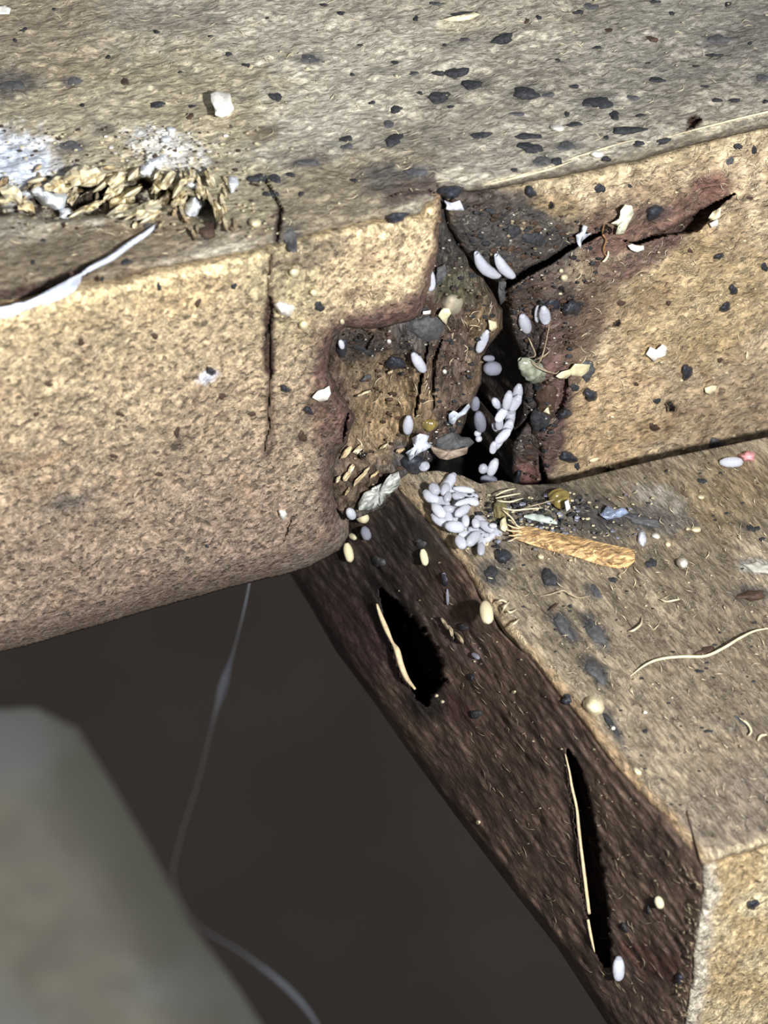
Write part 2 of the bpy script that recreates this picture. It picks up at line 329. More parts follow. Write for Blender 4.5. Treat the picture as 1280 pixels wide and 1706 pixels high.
def dispB(x, y):
    d = (fbm(x * .01, y * .01, 61) - .5) * .08 + (fbm(x * .09, y * .09, 62) - .5) * .018
    d = d + fillet(x, y, AB + AM[1:], 30, .07) + fillet(x, y, BB, 60, .30) + fillet(x, y, BE, 24, .12)
    d = d + crack(x, y, [(452, 425, 1.2), (447, 470, 1.6), (446, 492, 1), (451, 500, 3), (450, 520, 6), (447, 543, 4.5), (450, 552, .8), (450, 562, 3), (446, 585, 8), (447, 606, 7), (452, 622, 3), (450, 636, .7), (449, 660, 2), (447, 690, 2), (450, 712, .9), (444, 730, 1.5), (440, 760, .5)], .06)
    d = d + crack(x, y, [(580, 690, 1), (574, 715, 4), (572, 735, 1)], .1)
    d = d + crack(x, y, [(488, 860, 1), (480, 880, 3), (474, 900, 1)], .05)
    return d
def colB(x, y):
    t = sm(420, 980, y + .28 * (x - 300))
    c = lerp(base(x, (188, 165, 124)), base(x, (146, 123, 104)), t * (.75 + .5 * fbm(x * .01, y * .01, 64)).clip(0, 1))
    c = lerp(c, base(x, (150, 120, 90)), sm(.55, .75, fbm(x * .02, y * .02, 65)) * .5)
    c = band(c, x, y, AB + AM[1:], 34, (222, 194, 140), .85, .5, seed=66)
    c = blob(c, x, y, 640, 440, 110, 70, -20, (214, 186, 140), .8, .45, seed=67)
    c = blob(c, x, y, 470, 450, 60, 110, 0, (165, 152, 112), .75, .5, seed=68)
    c = blob(c, x, y, 520, 420, 80, 22, -20, (120, 106, 84), .8, .6, seed=69)
    c = band(c, x, y, BE[len(BE) // 5:], 20, (96, 68, 60), .9, .6, seed=70, soft=.7)
    c = band(c, x, y, BE[:len(BE) // 4], 12, (112, 82, 70), .8, .6, seed=75)
    c = band(c, x, y, [(600, 548), (650, 528), (700, 512)], 24, (106, 74, 66), .85, .6, seed=71)
    c = band(c, x, y, [(560, 570), (545, 660), (560, 740)], 32, (92, 62, 55), .85, .7, seed=72, soft=.8)
    c = band(c, x, y, [(562, 760), (560, 860)], 24, (84, 66, 58), .85, .5, seed=73, soft=.7)
    c = band(c, x, y, BB, 46, (134, 110, 96), .6, .3, seed=74)
    c = band(c, x, y, BB[:14], 20, (150, 132, 118), .8, .3, seed=79)
    c = band(c, x, y, [(450, 505), (447, 560), (449, 615)], 10, (64, 40, 34), .95, .4)
    c = band(c, x, y, [(450, 640), (450, 710), (445, 760)], 8, (84, 62, 50), .7, .5)
    c = band(c, x, y, [(452, 430), (449, 500)], 6, (90, 70, 50), .7, .5)
    for i, (bx, by, rx, ry, k, rgb) in enumerate([(115, 838, 42, 15, .75, (84, 78, 74)), (378, 655, 14, 9, .4, (110, 88, 72)), (140, 580, 24, 14, .4, (120, 100, 84)), (230, 620, 30, 18, .35, (120, 98, 78)), (345, 628, 16, 9, .9, (205, 208, 225)),
            (100, 712, 12, 7, .6, (96, 70, 70)), (300, 735, 10, 10, .5, (90, 80, 66)), (290, 742, 12, 9, .5, (92, 78, 66)), (60, 770, 60, 12, .4, (118, 80, 50)), (590, 490, 24, 12, .5, (120, 92, 70)), (620, 430, 20, 14, .4, (150, 110, 84)), (510, 700, 12, 14, .5, (98, 84, 74)),
            (505, 730, 11, 10, .7, (86, 76, 68)), (100, 540, 80, 26, .35, (200, 170, 118)), (300, 500, 80, 30, .5, (208, 176, 122))]):
        c = blob(c, x, y, bx, by, rx, ry, -15, rgb, k, .6, .6, seed=80 + i, fr=.07)
    return c
def dispE(x, y):
    d = (fbm(x * .03, y * .012, 91) - .5) * .10 + (fbm(x * .1, y * .06, 92) - .5) * .05
    d = d + fillet(x, y, EG, 20, .10)
    d = d + crack(x, y, [(716, 560, 1), (708, 600, 3.5), (700, 640, 3), (694, 680, 2), (690, 700, 0)], .12)
    d = d + crack(x, y, [(738, 560, 1), (724, 600, 4), (722, 650, 2.5), (724, 680, 1)], .1)
    d = d + crack(x, y, [(570, 556, 2), (600, 548, 3), (620, 560, 3), (606, 585, 3)], .06)
    # low scooped area under the stained ledge
    q = sm(560, 620, y) * (1 - sm(660, 700, x)) * (1 - sm(700, 790, y)); d = d - q * .12 + .05 * sm(740, 800, y)
    return d
def colE(x, y):
    c = lerp(base(x, (82, 66, 58)), base(x, (100, 80, 66)), fbm(x * .03, y * .015, 93))
    c = blob(c, x, y, 650, 680, 62, 90, 20, (140, 116, 82), 1, .35, .5, seed=94)
    c = blob(c, x, y, 610, 610, 40, 30, 0, (116, 98, 74), .9, .5, seed=95)
    c = blob(c, x, y, 600, 575, 45, 25, 0, (66, 60, 58), .8, .5, seed=96)
    c = blob(c, x, y, 605, 810, 60, 40, -30, (92, 76, 58), .85, .5, seed=97)
    c = blob(c, x, y, 750, 420, 30, 90, 0, (58, 58, 56), .9, .5, seed=98)
    c = blob(c, x, y, 770, 480, 40, 30, 10, (88, 86, 62), .7, .7, seed=99, fr=.1)
    c = blob(c, x, y, 806, 545, 30, 36, 0, (120, 98, 68), .8, .5, seed=100)
    c = blob(c, x, y, 790, 640, 16, 60, 5, (110, 90, 66), .6, .7, seed=101)
    c = blob(c, x, y, 690, 770, 50, 34, 0, (62, 62, 64), .85, .6, seed=102)
    c = blob(c, x, y, 640, 830, 60, 24, -30, (74, 72, 70), .7, .5, seed=103)
    c = blob(c, x, y, 690, 560, 40, 34, 0, (64, 66, 68), .7, .5, seed=104)
    return c
def dispC(x, y):
    d = (fbm(x * .012, y * .012, 111) - .5) * .09 + (fbm(x * .06, y * .05, 112) - .5) * .03
    d = d + fillet(x, y, CG, 18, .12) + fillet(x, y, AC, 20, .05)
    # long diagonal split
    d = d + crack(x, y, [(1226, 322, .5), (1196, 340, 5), (1176, 357, 11), (1155, 373, 13), (1128, 383, 8), (1095, 393, 4), (1062, 405, 3), (1040, 402, 1)], .28)
    d = d + crack(x, y, [(1010, 385, 1), (985, 396, 4), (950, 412, 5), (915, 436, 6), (880, 452, 7), (850, 470, 8), (838, 478, 6)], .3)
    d = d + crack(x, y, [(888, 690, 1), (872, 708, 4), (856, 728, 4)], .15)
    d = d + crack(x, y, [(900, 760, 1), (906, 800, 6), (902, 826, 6)], .14)
    d = d + crack(x, y, [(944, 630, 3), (940, 660, 6), (930, 690, 5)], .1)
    # lower stained flank beside the gap sits back
    d = d - .10 * (1 - sm(40, 75, x - 840)) * sm(470, 520, y)
    # raised dark block above the diagonal crack
    q = inside(x, y, [(736, 318), (820, 322), (930, 370), (1000, 385), (940, 412), (850, 468), (800, 430)]); d = d + q * .02
    return d
def colC(x, y):
    n = fbm(x * .012, y * .012, 113)
    c = lerp(base(x, (200, 176, 138)), base(x, (168, 144, 110)), sm(.35, .65, n)); c = lerp(c, base(x, (138, 112, 82)), sm(.5, .68, fbm(x * .035, y * .035, 135)) * .55)
    c = blob(c, x, y, 1160, 500, 140, 110, -30, (172, 146, 96), .6, .5, seed=114)
    c = blob(c, x, y, 1000, 700, 110, 90, -30, (186, 152, 104), .6, .4, seed=115)
    c = band(c, x, y, AC, 24, (190, 172, 130), .5, .4, seed=116)
    # stained dark zone
    c = blob(c, x, y, 850, 400, 130, 82, 8, (66, 62, 60), 1, .32, .35, seed=117, fr=.03)
    c = blob(c, x, y, 800, 335, 70, 22, 0, (70, 60, 56), .95, .4, seed=118)
    c = blob(c, x, y, 905, 520, 80, 90, 0, (84, 68, 60), 1, .3, .4, seed=119, fr=.03)
    c = band(c, x, y, [(905, 560), (915, 640), (900, 720), (880, 800)], 44, (92, 68, 62), 1, .35, seed=120, soft=.3)
    c = band(c, x, y, [(880, 560), (872, 700), (862, 820)], 24, (60, 54, 52), .9, .4, seed=121)
    c = band(c, x, y, [(990, 380), (1010, 440), (985, 520), (955, 600)], 32, (98, 76, 60), .85, .5, seed=122, soft=.5)
    c = band(c, x, y, [(1000, 400), (1100, 380), (1190, 318)], 28, (112, 80, 68), .95, .35, seed=123, soft=.4)
    c = blob(c, x, y, 1080, 425, 75, 22, -30, (98, 72, 64), .9, .4, seed=124)
    c = blob(c, x, y, 1190, 310, 34, 22, 0, (126, 88, 74), .8, .5, seed=125)
    c = blob(c, x, y, 1030, 355, 50, 26, -20, (108, 84, 68), .8, .5, seed=126)
    c = blob(c, x, y, 935, 340, 40, 20, 10, (150, 126, 88), .8, .5, seed=127)
    c = blob(c, x, y, 880, 380, 26, 14, 10, (110, 92, 66), .6, .6, seed=128)
    c = blob(c, x, y, 925, 640, 22, 50, 10, (116, 84, 78), .7, .35, seed=129)
    c = blob(c, x, y, 880, 800, 22, 40, 0, (112, 72, 66), .85, .4, seed=130)
    c = blob(c, x, y, 1150, 372, 26, 9, -35, (64, 46, 38), .7, .4, seed=131)
    c = blob(c, x, y, 1090, 354, 28, 18, -10, (78, 62, 58), .8, .5, seed=132)
    c = blob(c, x, y, 1080, 500, 60, 26, -20, (140, 112, 82), .5, .6, seed=133)
    c = blob(c, x, y, 1090, 720, 40, 20, 0, (150, 120, 80), .5, .6, seed=134)
    c = band(c, x, y, [(1188, 760), (1230, 745)], 8, (84, 34, 24), .9, .5)
    return c
def dispDt(x, y):
    u = x * .6 + y * .8; v = -x * .8 + y * .6
    d = (fbm(u * .01, v * .03, 141) - .5) * .07 + (fbm(u * .03, v * .1, 142) - .5) * .03
    d = d + fillet(x, y, DL, 22, .07) + fillet(x, y, DT, 14, .05)
    d = d + .06 * (1 - sm(0, 60, np.hypot(x - 930, (y - 830) * 1.4)))
    return d
def colDt(x, y):
    u = x * .6 + y * .8; v = -x * .8 + y * .6
    n = fbm(u * .006, v * .025, 143)
    c = lerp(base(x, (154, 138, 112)), base(x, (122, 108, 86)), sm(.35, .65, n))
    c = blob(c, x, y, 1230, 1150, 200, 180, 0, (124, 108, 86), .6, .4, seed=144)
    c = blob(c, x, y, 1230, 1340, 120, 60, -15, (118, 104, 88), .8, .4, seed=145)
    c = blob(c, x, y, 1200, 830, 120, 60, -15, (132, 112, 78), .7, .4, seed=146)
    c = band(c, x, y, DL, 17, (160, 136, 100), .9, .35, seed=147)
    c = band(c, x, y, [(p[0] + 6, p[1]) for p in DL[len(DL) // 2:]], 12, (150, 120, 82), .6, .5, seed=148)
    c = band(c, x, y, DT, 12, (190, 170, 132), .7, .6, seed=149)
    c = blob(c, x, y, 930, 850, 110, 40, 5, (72, 68, 62), .85, .5, seed=150)
    c = blob(c, x, y, 1090, 860, 60, 22, 15, (82, 82, 84), .75, .7, seed=151)
    c = blob(c, x, y, 990, 900, 60, 30, 30, (88, 80, 70), .6, .6, seed=152)
    for i, (bx, by, rx, ry, a, k) in enumerate([(838, 926, 18, 26, -25, .6), (822, 958, 26, 22, 30, .75), (916, 962, 20, 16, 45, .8), (940, 1043, 34, 13, 50, .9), (992, 1052, 36, 14, 55, .9), (995, 1120, 32, 13, 50, .9), (1020, 1205, 30, 9, 58, .7), (1035, 1235, 20, 6, 55, .6),
             (985, 985, 16, 9, 50, .7), (1005, 870, 50, 18, 10, .6), (1252, 990, 34, 14, 0, .7), (1260, 944, 26, 12, 5, -1), (1240, 880, 12, 8, 40, .5), (1100, 830, 50, 18, 20, -.5), (1205, 1205, 26, 8, 30, .35), (1290, 1210, 26, 14, 30, .35)]):
        c = blob(c, x, y, bx, by, rx, ry, a, (54, 56, 62) if k > 0 else (160, 158, 150), abs(k), .6, .5, seed=160 + i, fr=.08)
    return c
def dispDs(x, y):
    d = (fbm(x * .01, y * .01, 181) - .5) * .06 + (fbm((x * .6 + y * .8) * .03, (-x * .8 + y * .6) * .12, 182) - .5) * .035
    d = d + fillet(x, y, DL, 8, .03) + fillet(x, y, DLL, 22, .12)
    d = d + crack(x, y, SLIT, .24) + crack(x, y, GOUGE, .5)
    return d
SLIT = [(947, 1250, 2), (956, 1275, 10), (964, 1310, 14), (971, 1350, 16), (981, 1410, 17), (988, 1460, 18), (996, 1520, 18), (1003, 1575, 15), (1012, 1606, 6)]
GOUGE = [(636, 985, 4), (656, 1020, 18), (678, 1060, 28), (698, 1100, 34), (708, 1135, 32), (706, 1158, 14), (712, 1172, 4)]
def colDs(x, y):
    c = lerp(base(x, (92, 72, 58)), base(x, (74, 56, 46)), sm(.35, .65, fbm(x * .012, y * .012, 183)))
    c = blob(c, x, y, 600, 1010, 110, 130, 50, (58, 47, 44), .9, .3, seed=184)
    c = blob(c, x, y, 590, 1060, 90, 60, 55, (66, 42, 41), .7, .4, seed=185)
    c = blob(c, x, y, 680, 880, 70, 60, 30, (52, 46, 42), .85, .4, seed=186)
    c = blob(c, x, y, 750, 1170, 60, 22, 40, (84, 48, 50), .6, .5, seed=187)
    c = blob(c, x, y, 760, 1060, 60, 40, 50, (84, 66, 64), .6, .5, seed=188)
    c = blob(c, x, y, 1080, 1600, 60, 26, 20, (70, 36, 28), .7, .5, seed=189)
    c = band(c, x, y, SLIT, 25, (66, 50, 42), 1, .15); c = band(c, x, y, GOUGE, 33, (40, 32, 30), 1, .15)
    return c
def dispDe(x, y):
    return (fbm(x * .02, y * .02, 191) - .5) * .05 + (fbm(x * .12, y * .12, 192) - .5) * .03 + fillet(x, y, DT, 14, .04) + fillet(x, y, DEV, 18, .05)
def colDe(x, y):
    c = lerp(base(x, (206, 184, 138)), base(x, (182, 156, 108)), sm(.35, .65, fbm(x * .02, y * .02, 193)))
    c = band(c, x, y, DEV, 26, (206, 198, 180), .8, .5, seed=194)
    c = blob(c, x, y, 1255, 1507, 26, 22, 0, (214, 196, 150), .8, .4, seed=195)
    return c

SA = Surf((0, 0, 1), zA, dispA); SB = Surf((0, -1, 0), .08, dispB); SE = Surf((0, -1, 0), -.04, dispE); SC = Surf((0, -1, 0), .0, dispC)
SDt = Surf((0, 0, 1), 0, dispDt); SDs = Surf((-1, 0, 0), 0, dispDs); SDe = Surf((0, -1, 0), yE, dispDe)
SURF = dict(A=SA, B=SB, E=SE, C=SC, D=SDt, S=SDs, N=SDe)

STEP = 2.6
polyA = [(-260, -240), (-260, 590)] + A_EDGE[1:] + [(1560, -240)]
polyB = AB + AM[1:] + BE[1:] + BB[1:]
polyE = BE + [(583, 868)] + [(600, 862), (640, 846), (660, 815)] + EG[::-1]
polyC = AC + [(1560, 682)] + CD[::-1][1:] + CG[::-1][1:]
polyD = DL + DT[1:] + [(1560, 672), (1280, 728), (1100, 765), (930, 806), (870, 808), (836, 800), (800, 806), (770, 792), (730, 784), (700, 786), (672, 776)]
polyS = DL + DEV[1:] + [(1080, 1802)] + DLL[::-1] + [(430, 870), (400, 700), (600, 730)]
polyN = DT + [(1560, 1800)] + DEV[::-1]
def board(name, parts, mat, label, cat):
    v, q, c = join(*parts); o = mesh_obj(name, v, q, mat, attrs={'tint': c}); tag(o, label, cat); return o
upper = board('upper_beam', [patch(SA, polyA, colA, STEP, .8, (0, 1, -.15))], M_A, 'grey weathered upper beam with dark droppings, lying across the tops of both upright blocks', 'beam')
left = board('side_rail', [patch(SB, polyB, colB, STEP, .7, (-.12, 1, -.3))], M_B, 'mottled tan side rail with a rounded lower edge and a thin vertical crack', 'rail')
post = board('corner_post', [patch(SE, polyE, colE, STEP, .5, (.05, 1, -.1))], M_E, 'dark stained post squeezed between the mottled rail and the black gap', 'post')
right = board('joint_block', [patch(SC, polyC, colC, STEP, .8, (.15, 1, -.2))], M_C, 'tan fibrous block with a long black diagonal split and a purple-brown stain', 'block')
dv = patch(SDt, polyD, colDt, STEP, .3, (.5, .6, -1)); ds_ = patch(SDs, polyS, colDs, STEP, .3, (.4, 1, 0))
lower = board('cross_rail', [dv], M_D, 'lower cross rail running towards the viewer, grey-brown top, dark side and sawn end', 'rail')
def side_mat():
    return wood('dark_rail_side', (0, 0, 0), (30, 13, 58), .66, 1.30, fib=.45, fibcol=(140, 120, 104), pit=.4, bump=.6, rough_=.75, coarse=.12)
M_DS = side_mat()
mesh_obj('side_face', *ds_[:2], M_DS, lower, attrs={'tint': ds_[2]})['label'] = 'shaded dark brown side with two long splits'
en = patch(SDe, polyN, colDe, STEP, .3, (.3, 1, -.3))
mesh_obj('end_face', *en[:2], M_DE, lower, attrs={'tint': en[2]})['label'] = 'pale sawn end with one black spot'

for k_, y0_, y1_ in (('A', -280, 620), ('B', 300, 1180), ('E', 300, 900), ('C', 130, 860), ('D', 650, 1460), ('S', 680, 1810), ('N', 1300, 1820)): SURF[k_].cache(y0_, y1_)
# ------------------------------------------------------------------ far below: floor and the pale box
m_floor = plain('brown_floor', (90, 78, 68), .8, .15, .15)
fl = mesh_obj('floor', [(-300, -300, -44), (300, -300, -44), (300, 300, -44), (-300, 300, -44)], [(0, 1, 2, 3)], m_floor, smooth=False); fl['kind'] = 'structure'
def campt(px, py, depth): return CAM + raydir(px, py) * depth
SBOX = Surf((0, 0, 1), -22, lambda x, y: (fbm(x * .004, y * .004, 201) - .5) * 2 + fillet(x, y, BOXE, 170, 6))
BOXE = [(-300, 1190), (-60, 1185), (60, 1180), (130, 1215), (190, 1310), (260, 1430), (320, 1540), (400, 1650), (470, 1760), (520, 1900)]
def colBox(x, y): return lerp(base(x, (172, 166, 144)), base(x, (186, 184, 174)), sm(.4, .6, fbm(x * .004, y * .004, 203)))
v, q, c = patch(SBOX, BOXE + [(-300, 1900)], colBox, 14, 22, (0, 0, -1))
M_CLOTH, nt_, b_ = mat_new('grey_green_cloth'); a_ = nt_.nodes.new('ShaderNodeAttribute'); a_.attribute_name = 'tint'; nt_.links.new(a_.outputs[0], b_.inputs['Base Color']); b_.inputs['Roughness'].default_value = .8
tag(mesh_obj('cloth_bundle', v, q, M_CLOTH, attrs={'tint': c}), 'blurred grey-green cloth bundle on the dark floor far below the rails', 'cloth')
# added backing plate: its black stands in for the gap's shadow and dirt
def dGap(x, y): return (fbm(x * .03, y * .03, 211) - .5) * .3
gv = patch(Surf((0, -1, 0), -1.15, dGap), [(700, 300), (960, 300), (960, 830), (860, 850), (680, 800)], lambda x, y: base(x, (22, 22, 20)), 6, .2)
M_GAP_DARK = plain('gap_shade_and_dirt', (20, 20, 18), .95, .4, 30, spec=.1)
tag(mesh_obj('gap_dark_backing', gv[0], gv[1], M_GAP_DARK), 'black backing plate added for shadow and dirt in the gap between post and block', 'backing')

# ------------------------------------------------------------------ small materials
K_BLACK = plain('matt_black_dropping', (52, 53, 56), .85, .55, 60, .8, spec=.3)
K_GREY = plain('dried_grey_dropping', (80, 80, 82), .85, .35, 50, .6, spec=.3)
K_BLUE = plain('blue_black_dropping', (44, 47, 56), .5, .5, 45, .6, coat=.1)
K_SHINY = plain('glossy_black_bead', (14, 12, 14), .12, .3, 30, .2, coat=.8)
K_BROWN = plain('brown_speck', (70, 52, 40), .75, .4, 50, .5)
K_EGG = plain('pearly_egg_shell', (176, 181, 204), .25, .3, 30, .8, sss=.3, coat=.8, rgb2=(238, 240, 250))
_nt = K_EGG.node_tree; _b = [n for n in _nt.nodes if n.type == 'BSDF_PRINCIPLED'][0]; _cr = [n for n in _nt.nodes if n.type == 'VALTORGB'][0]
_oi = _nt.nodes.new('ShaderNodeObjectInfo'); _mr = _nt.nodes.new('ShaderNodeMapRange'); _mr.inputs[3].default_value = .95; _mr.inputs[4].default_value = 1.6; _vm = _nt.nodes.new('ShaderNodeVectorMath'); _vm.operation = 'MULTIPLY'
_nt.links.new(_oi.outputs['Random'], _mr.inputs[0]); _nt.links.new(_cr.outputs[0], _vm.inputs[0]); _nt.links.new(_mr.outputs[0], _vm.inputs[1]); _nt.links.new(_vm.outputs[0], _b.inputs['Base Color']); _b.inputs['Coat Roughness'].default_value = .12
K_EGGD = plain('dull_grey_egg_shell', (130, 132, 146), .4, .3, 45, .5, sss=.2, coat=.2)
K_CREAM = plain('cream_grain', (226, 214, 178), .55, .15, 40, .5, sss=.2)
K_WHITE = plain('white_flake', (246, 242, 232), .5, .12, 40, .6, sss=.2)
K_FIBRE = plain('pale_fibre', (214, 200, 168), .6, .2, 40)
K_FIBRE2 = plain('grey_brown_fibre', (150, 136, 112), .6, .3, 40)
K_SILK = plain('white_silk', (206, 214, 228), .4, .2, 30, .8, sss=.3)
K_CHIP = plain('raw_cream_wood', (226, 208, 164), .65, .35, 16, .8, rgb2=(248, 240, 212))
K_ORANGE = wood('orange_splinter_wood', (0, 0, -.35), (16, 60, 60), .4, 1.45, fib=.8, pit=.9, bump=.7, coarse=.35, pitcol=(176, 100, 48))
K_AMBER = plain('amber_shed_skin', (150, 132, 72), .2, .5, 18, .6, trans=.45, coat=.6)
K_GLASS = plain('greenish_clear_skin', (140, 142, 118), .18, .45, 20, .9, trans=.35, coat=.6, rgb2=(206, 210, 190))
K_PINK = plain('pink_crumb', (224, 160, 164), .6, .12, 40)
K_TORN = plain('torn_pale_edge', (206, 186, 150), .6, .2, 40)

# ------------------------------------------------------------------ small builders (all sizes in picture-pixel half axes, laid on the real surfaces)
def origin_mesh(name, V, Fc, mat, parent=None, smooth=True):
    V = np.asarray(V); c = V.mean(0); o = mesh_obj(name, V - c, Fc, mat, None, smooth); o.location = c
    if parent: o.parent = parent
    return o
def dome(name, sk, px, py, rx, ry, ang, h, mat, rag=.22, seed=0, nseg=14, sink=.012, tail=0, parent=None):
    s = SURF[sk]; a = math.radians(ang); r = random.Random(seed * 7 + int(px * 13 + py)); ph = [r.uniform(0, 6.28) for _ in range(4)]
    V, Fc = [], []; X, Y, O = [px], [py], [h]
    rings = [(.45, .93), (.78, .66), (1.0, .12), (1.08, -1)]
    for (k, hh) in rings:
        for i in range(nseg):
            t = 2 * PI * i / nseg; w = 1 + rag * (.5 * math.sin(2 * t + ph[0]) + .35 * math.sin(3 * t + ph[1]) + .3 * math.sin(5 * t + ph[2])) + rag * r.uniform(-.2, .2)
            if tail and abs(t - PI) < .5: w *= 1 + tail
            u, v = math.cos(t) * rx * k * w, math.sin(t) * ry * k * w
            X.append(px + u * math.cos(a) - v * math.sin(a)); Y.append(py + u * math.sin(a) + v * math.cos(a))
            O.append(-sink if hh < 0 else h * hh * (1 + rag * r.uniform(-.5, .5)))
    P = s.at(np.array(X), np.array(Y), np.array(O), True)
    for i in range(nseg): Fc.append((0, 1 + (i + 1) % nseg, 1 + i))
    for k in range(3):
        b = 1 + k * nseg
        for i in range(nseg): j = (i + 1) % nseg; Fc.append((b + i, b + j, b + nseg + j, b + nseg + i))
    return origin_mesh(name, P, Fc, mat, parent)
EGG_CACHE = {}
def egg_mesh(mat, bend, open_, dent):
    key = (mat.name, bend, open_, dent)
    if key in EGG_CACHE: return EGG_CACHE[key]
    ns, nr = 12, 10; V, Fc = [], []; r = random.Random(3 + int(bend * 10) + dent)
    for k in range(nr + 1):
        t = k / nr; x = -1 + 2 * t; rad = (1 - abs(x) ** 2.6) ** .5 if 0 < t < 1 else 0.02
        if t < .12: rad = max(rad, .5)
        if t == 0: rad = .42
        z0 = bend * (1 - x * x)
        for i in range(ns):
            a = 2 * PI * i / ns; d = 1 - (.3 if dent and abs(a - 2.0) < .9 and abs(x) < .6 else 0) + r.uniform(-.04, .04)
            V.append((x, math.cos(a) * rad * d + z0, math.sin(a) * rad * d))
    for k in range(nr):
        for i in range(ns): j = (i + 1) % ns; Fc.append((k * ns + i, k * ns + j, (k + 1) * ns + j, (k + 1) * ns + i))
    Fc.append(tuple(nr * ns + i for i in range(ns)))
    if open_:
        b = len(V)
        for k, (x, rr) in enumerate([(-.97, .34), (-.6, .3)]):
            for i in range(ns): V.append((x, math.cos(2 * PI * i / ns) * rr, math.sin(2 * PI * i / ns) * rr))
        for i in range(ns):
            j = (i + 1) % ns; Fc.append((i, b + i, b + j, j)); Fc.append((b + i, b + ns + i, b + ns + j, b + j))
        Fc.append(tuple(b + ns + i for i in range(ns)))
    else: Fc.append(tuple(range(ns - 1, -1, -1)))
    me = bpy.data.meshes.new('egg'); me.from_pydata(V, [], Fc); me.update(); me.materials.append(mat)
    me.polygons.foreach_set('use_smooth', np.ones(len(me.polygons), bool)); EGG_CACHE[key] = me; return me
def cap_mesh():
    if 'cap' in EGG_CACHE: return EGG_CACHE['cap']
    ns = 12; V = [(-1.10, 0, 0)]; Fc = []
    for x, rr in ((-1.06, .30), (-.99, .50), (-.92, .52)):
        for i in range(ns): V.append((x, math.cos(2 * PI * i / ns) * rr, math.sin(2 * PI * i / ns) * rr))
    for i in range(ns):
        j = (i + 1) % ns; Fc.append((0, 1 + j, 1 + i))
        for k in range(2): Fc.append((1 + k * ns + i, 1 + k * ns + j, 1 + (k + 1) * ns + j, 1 + (k + 1) * ns + i))
    me = bpy.data.meshes.new('cap'); me.from_pydata(V, [], Fc); me.update(); me.materials.append(K_EGG); EGG_CACHE['cap'] = me; return me
def egg(sk, px, py, hl, hw, ang, mat=None, bend=0, open_=False, dent=0, lift=0, tilt=0, name='insect_egg'):
    mat = mat or K_EGG; s = SURF[sk]; a = math.radians(ang); hl *= 1.1; hw *= 1.12
    p = s.at(px, py); q = s.at(px + hl * math.cos(a), py + hl * math.sin(a), 0)
    P0 = p; du = (q - p); du = du - s.n * (du @ s.n); L_ = np.linalg.norm(du); depth = (p - CAM) @ (-Bv); pxl = depth / F
    L_ = min(L_, hl * pxl * 1.35); rw = hw * pxl; du /= np.linalg.norm(du)
    if tilt: du = du * math.cos(tilt) + s.n * math.sin(tilt)
    dn = s.n - du * (s.n @ du); dn /= np.linalg.norm(dn); dv = np.cross(dn, du)
    d = raydir(px, py); c = P0 - d * ((rw * .8 + lift) / abs(d @ s.n))     # lifted along the line of sight so it keeps its place
    o = bpy.data.objects.new(name, egg_mesh(mat, bend, open_, dent)); COL.objects.link(o)
    o.matrix_world = Matrix([[du[i] * L_, dv[i] * rw, dn[i] * rw, c[i]] for i in range(3)] + [[0, 0, 0, 1]])
    if hl > 11 and not open_ and mat is K_EGG:
        k = bpy.data.objects.new('cap', cap_mesh()); COL.objects.link(k); k.parent = o
    return o
def flake(name, sk, pts, mat, lift=.03, th=.02, curl=.03, seed=1, parent=None, smooth=True):
    """a thin broken scale with real thickness, its rim at slightly different heights"""
    s = SURF[sk]; r = random.Random(seed); P = [np.array(p) for p in rough([tuple(q) for q in pts] + [tuple(pts[0])], 1.2, 6, seed, .2)][:-1]; c = sum(P) / len(P); n = len(P); lift *= .7; curl *= .6
    X = [c[0]] + [c[0] + (p[0] - c[0]) * .55 for p in P] + [p[0] for p in P]; Y = [c[1]] + [c[1] + (p[1] - c[1]) * .55 for p in P] + [p[1] for p in P]
    O = [lift + curl * .4] + [lift + curl * r.uniform(0, .9) for _ in P] + [lift + curl * r.uniform(-.6, 1) for _ in P]
    X, Y, O = np.array(X), np.array(Y), np.array(O); N_ = 2 * n + 1
    T = s.at(X, Y, O, True); Bt = s.at(X, Y, O - th, True)
    V = np.vstack([T, Bt]); Fc = []
    for i in range(n):
        j = (i + 1) % n; Fc += [(0, 1 + i, 1 + j), (1 + i, 1 + n + i, 1 + n + j, 1 + j), (N_, N_ + 1 + j, N_ + 1 + i), (N_ + 1 + j, N_ + 1 + n + j, N_ + 1 + n + i, N_ + 1 + i), (1 + n + i, N_ + 1 + n + i, N_ + 1 + n + j, 1 + n + j)]
    return origin_mesh(name, V, Fc, mat, parent, smooth)
def ovalpts(px, py, rx, ry, ang, n=9, rag=.15, seed=0):
    r = random.Random(seed + int(px + py * 3)); a = math.radians(ang); o = []
    for i in range(n):
        t = 2 * PI * i / n; w = 1 + r.uniform(-rag, rag); u, v = math.cos(t) * rx * w, math.sin(t) * ry * w
        o.append((px + u * math.cos(a) - v * math.sin(a), py + u * math.sin(a) + v * math.cos(a)))
    return o
def tube_geo(P, R, ns=5):
    P = [np.array(p, float) for p in P]; V, Fc = [], []; n = len(P)
    for k in range(n):
        t = P[min(k + 1, n - 1)] - P[max(k - 1, 0)]; t /= np.linalg.norm(t) + 1e-9; u = np.cross(t, Bv); u /= np.linalg.norm(u) + 1e-9; w = np.cross(t, u)
        for i in range(ns): a = 2 * PI * i / ns; V.append(P[k] + R[k] * (math.cos(a) * u + math.sin(a) * w))
    for k in range(n - 1):
        for i in range(ns): j = (i + 1) % ns; Fc.append((k * ns + i, k * ns + j, (k + 1) * ns + j, (k + 1) * ns + i))
    Fc.append(tuple(range(ns - 1, -1, -1))); Fc.append(tuple((n - 1) * ns + i for i in range(ns))); return V, Fc
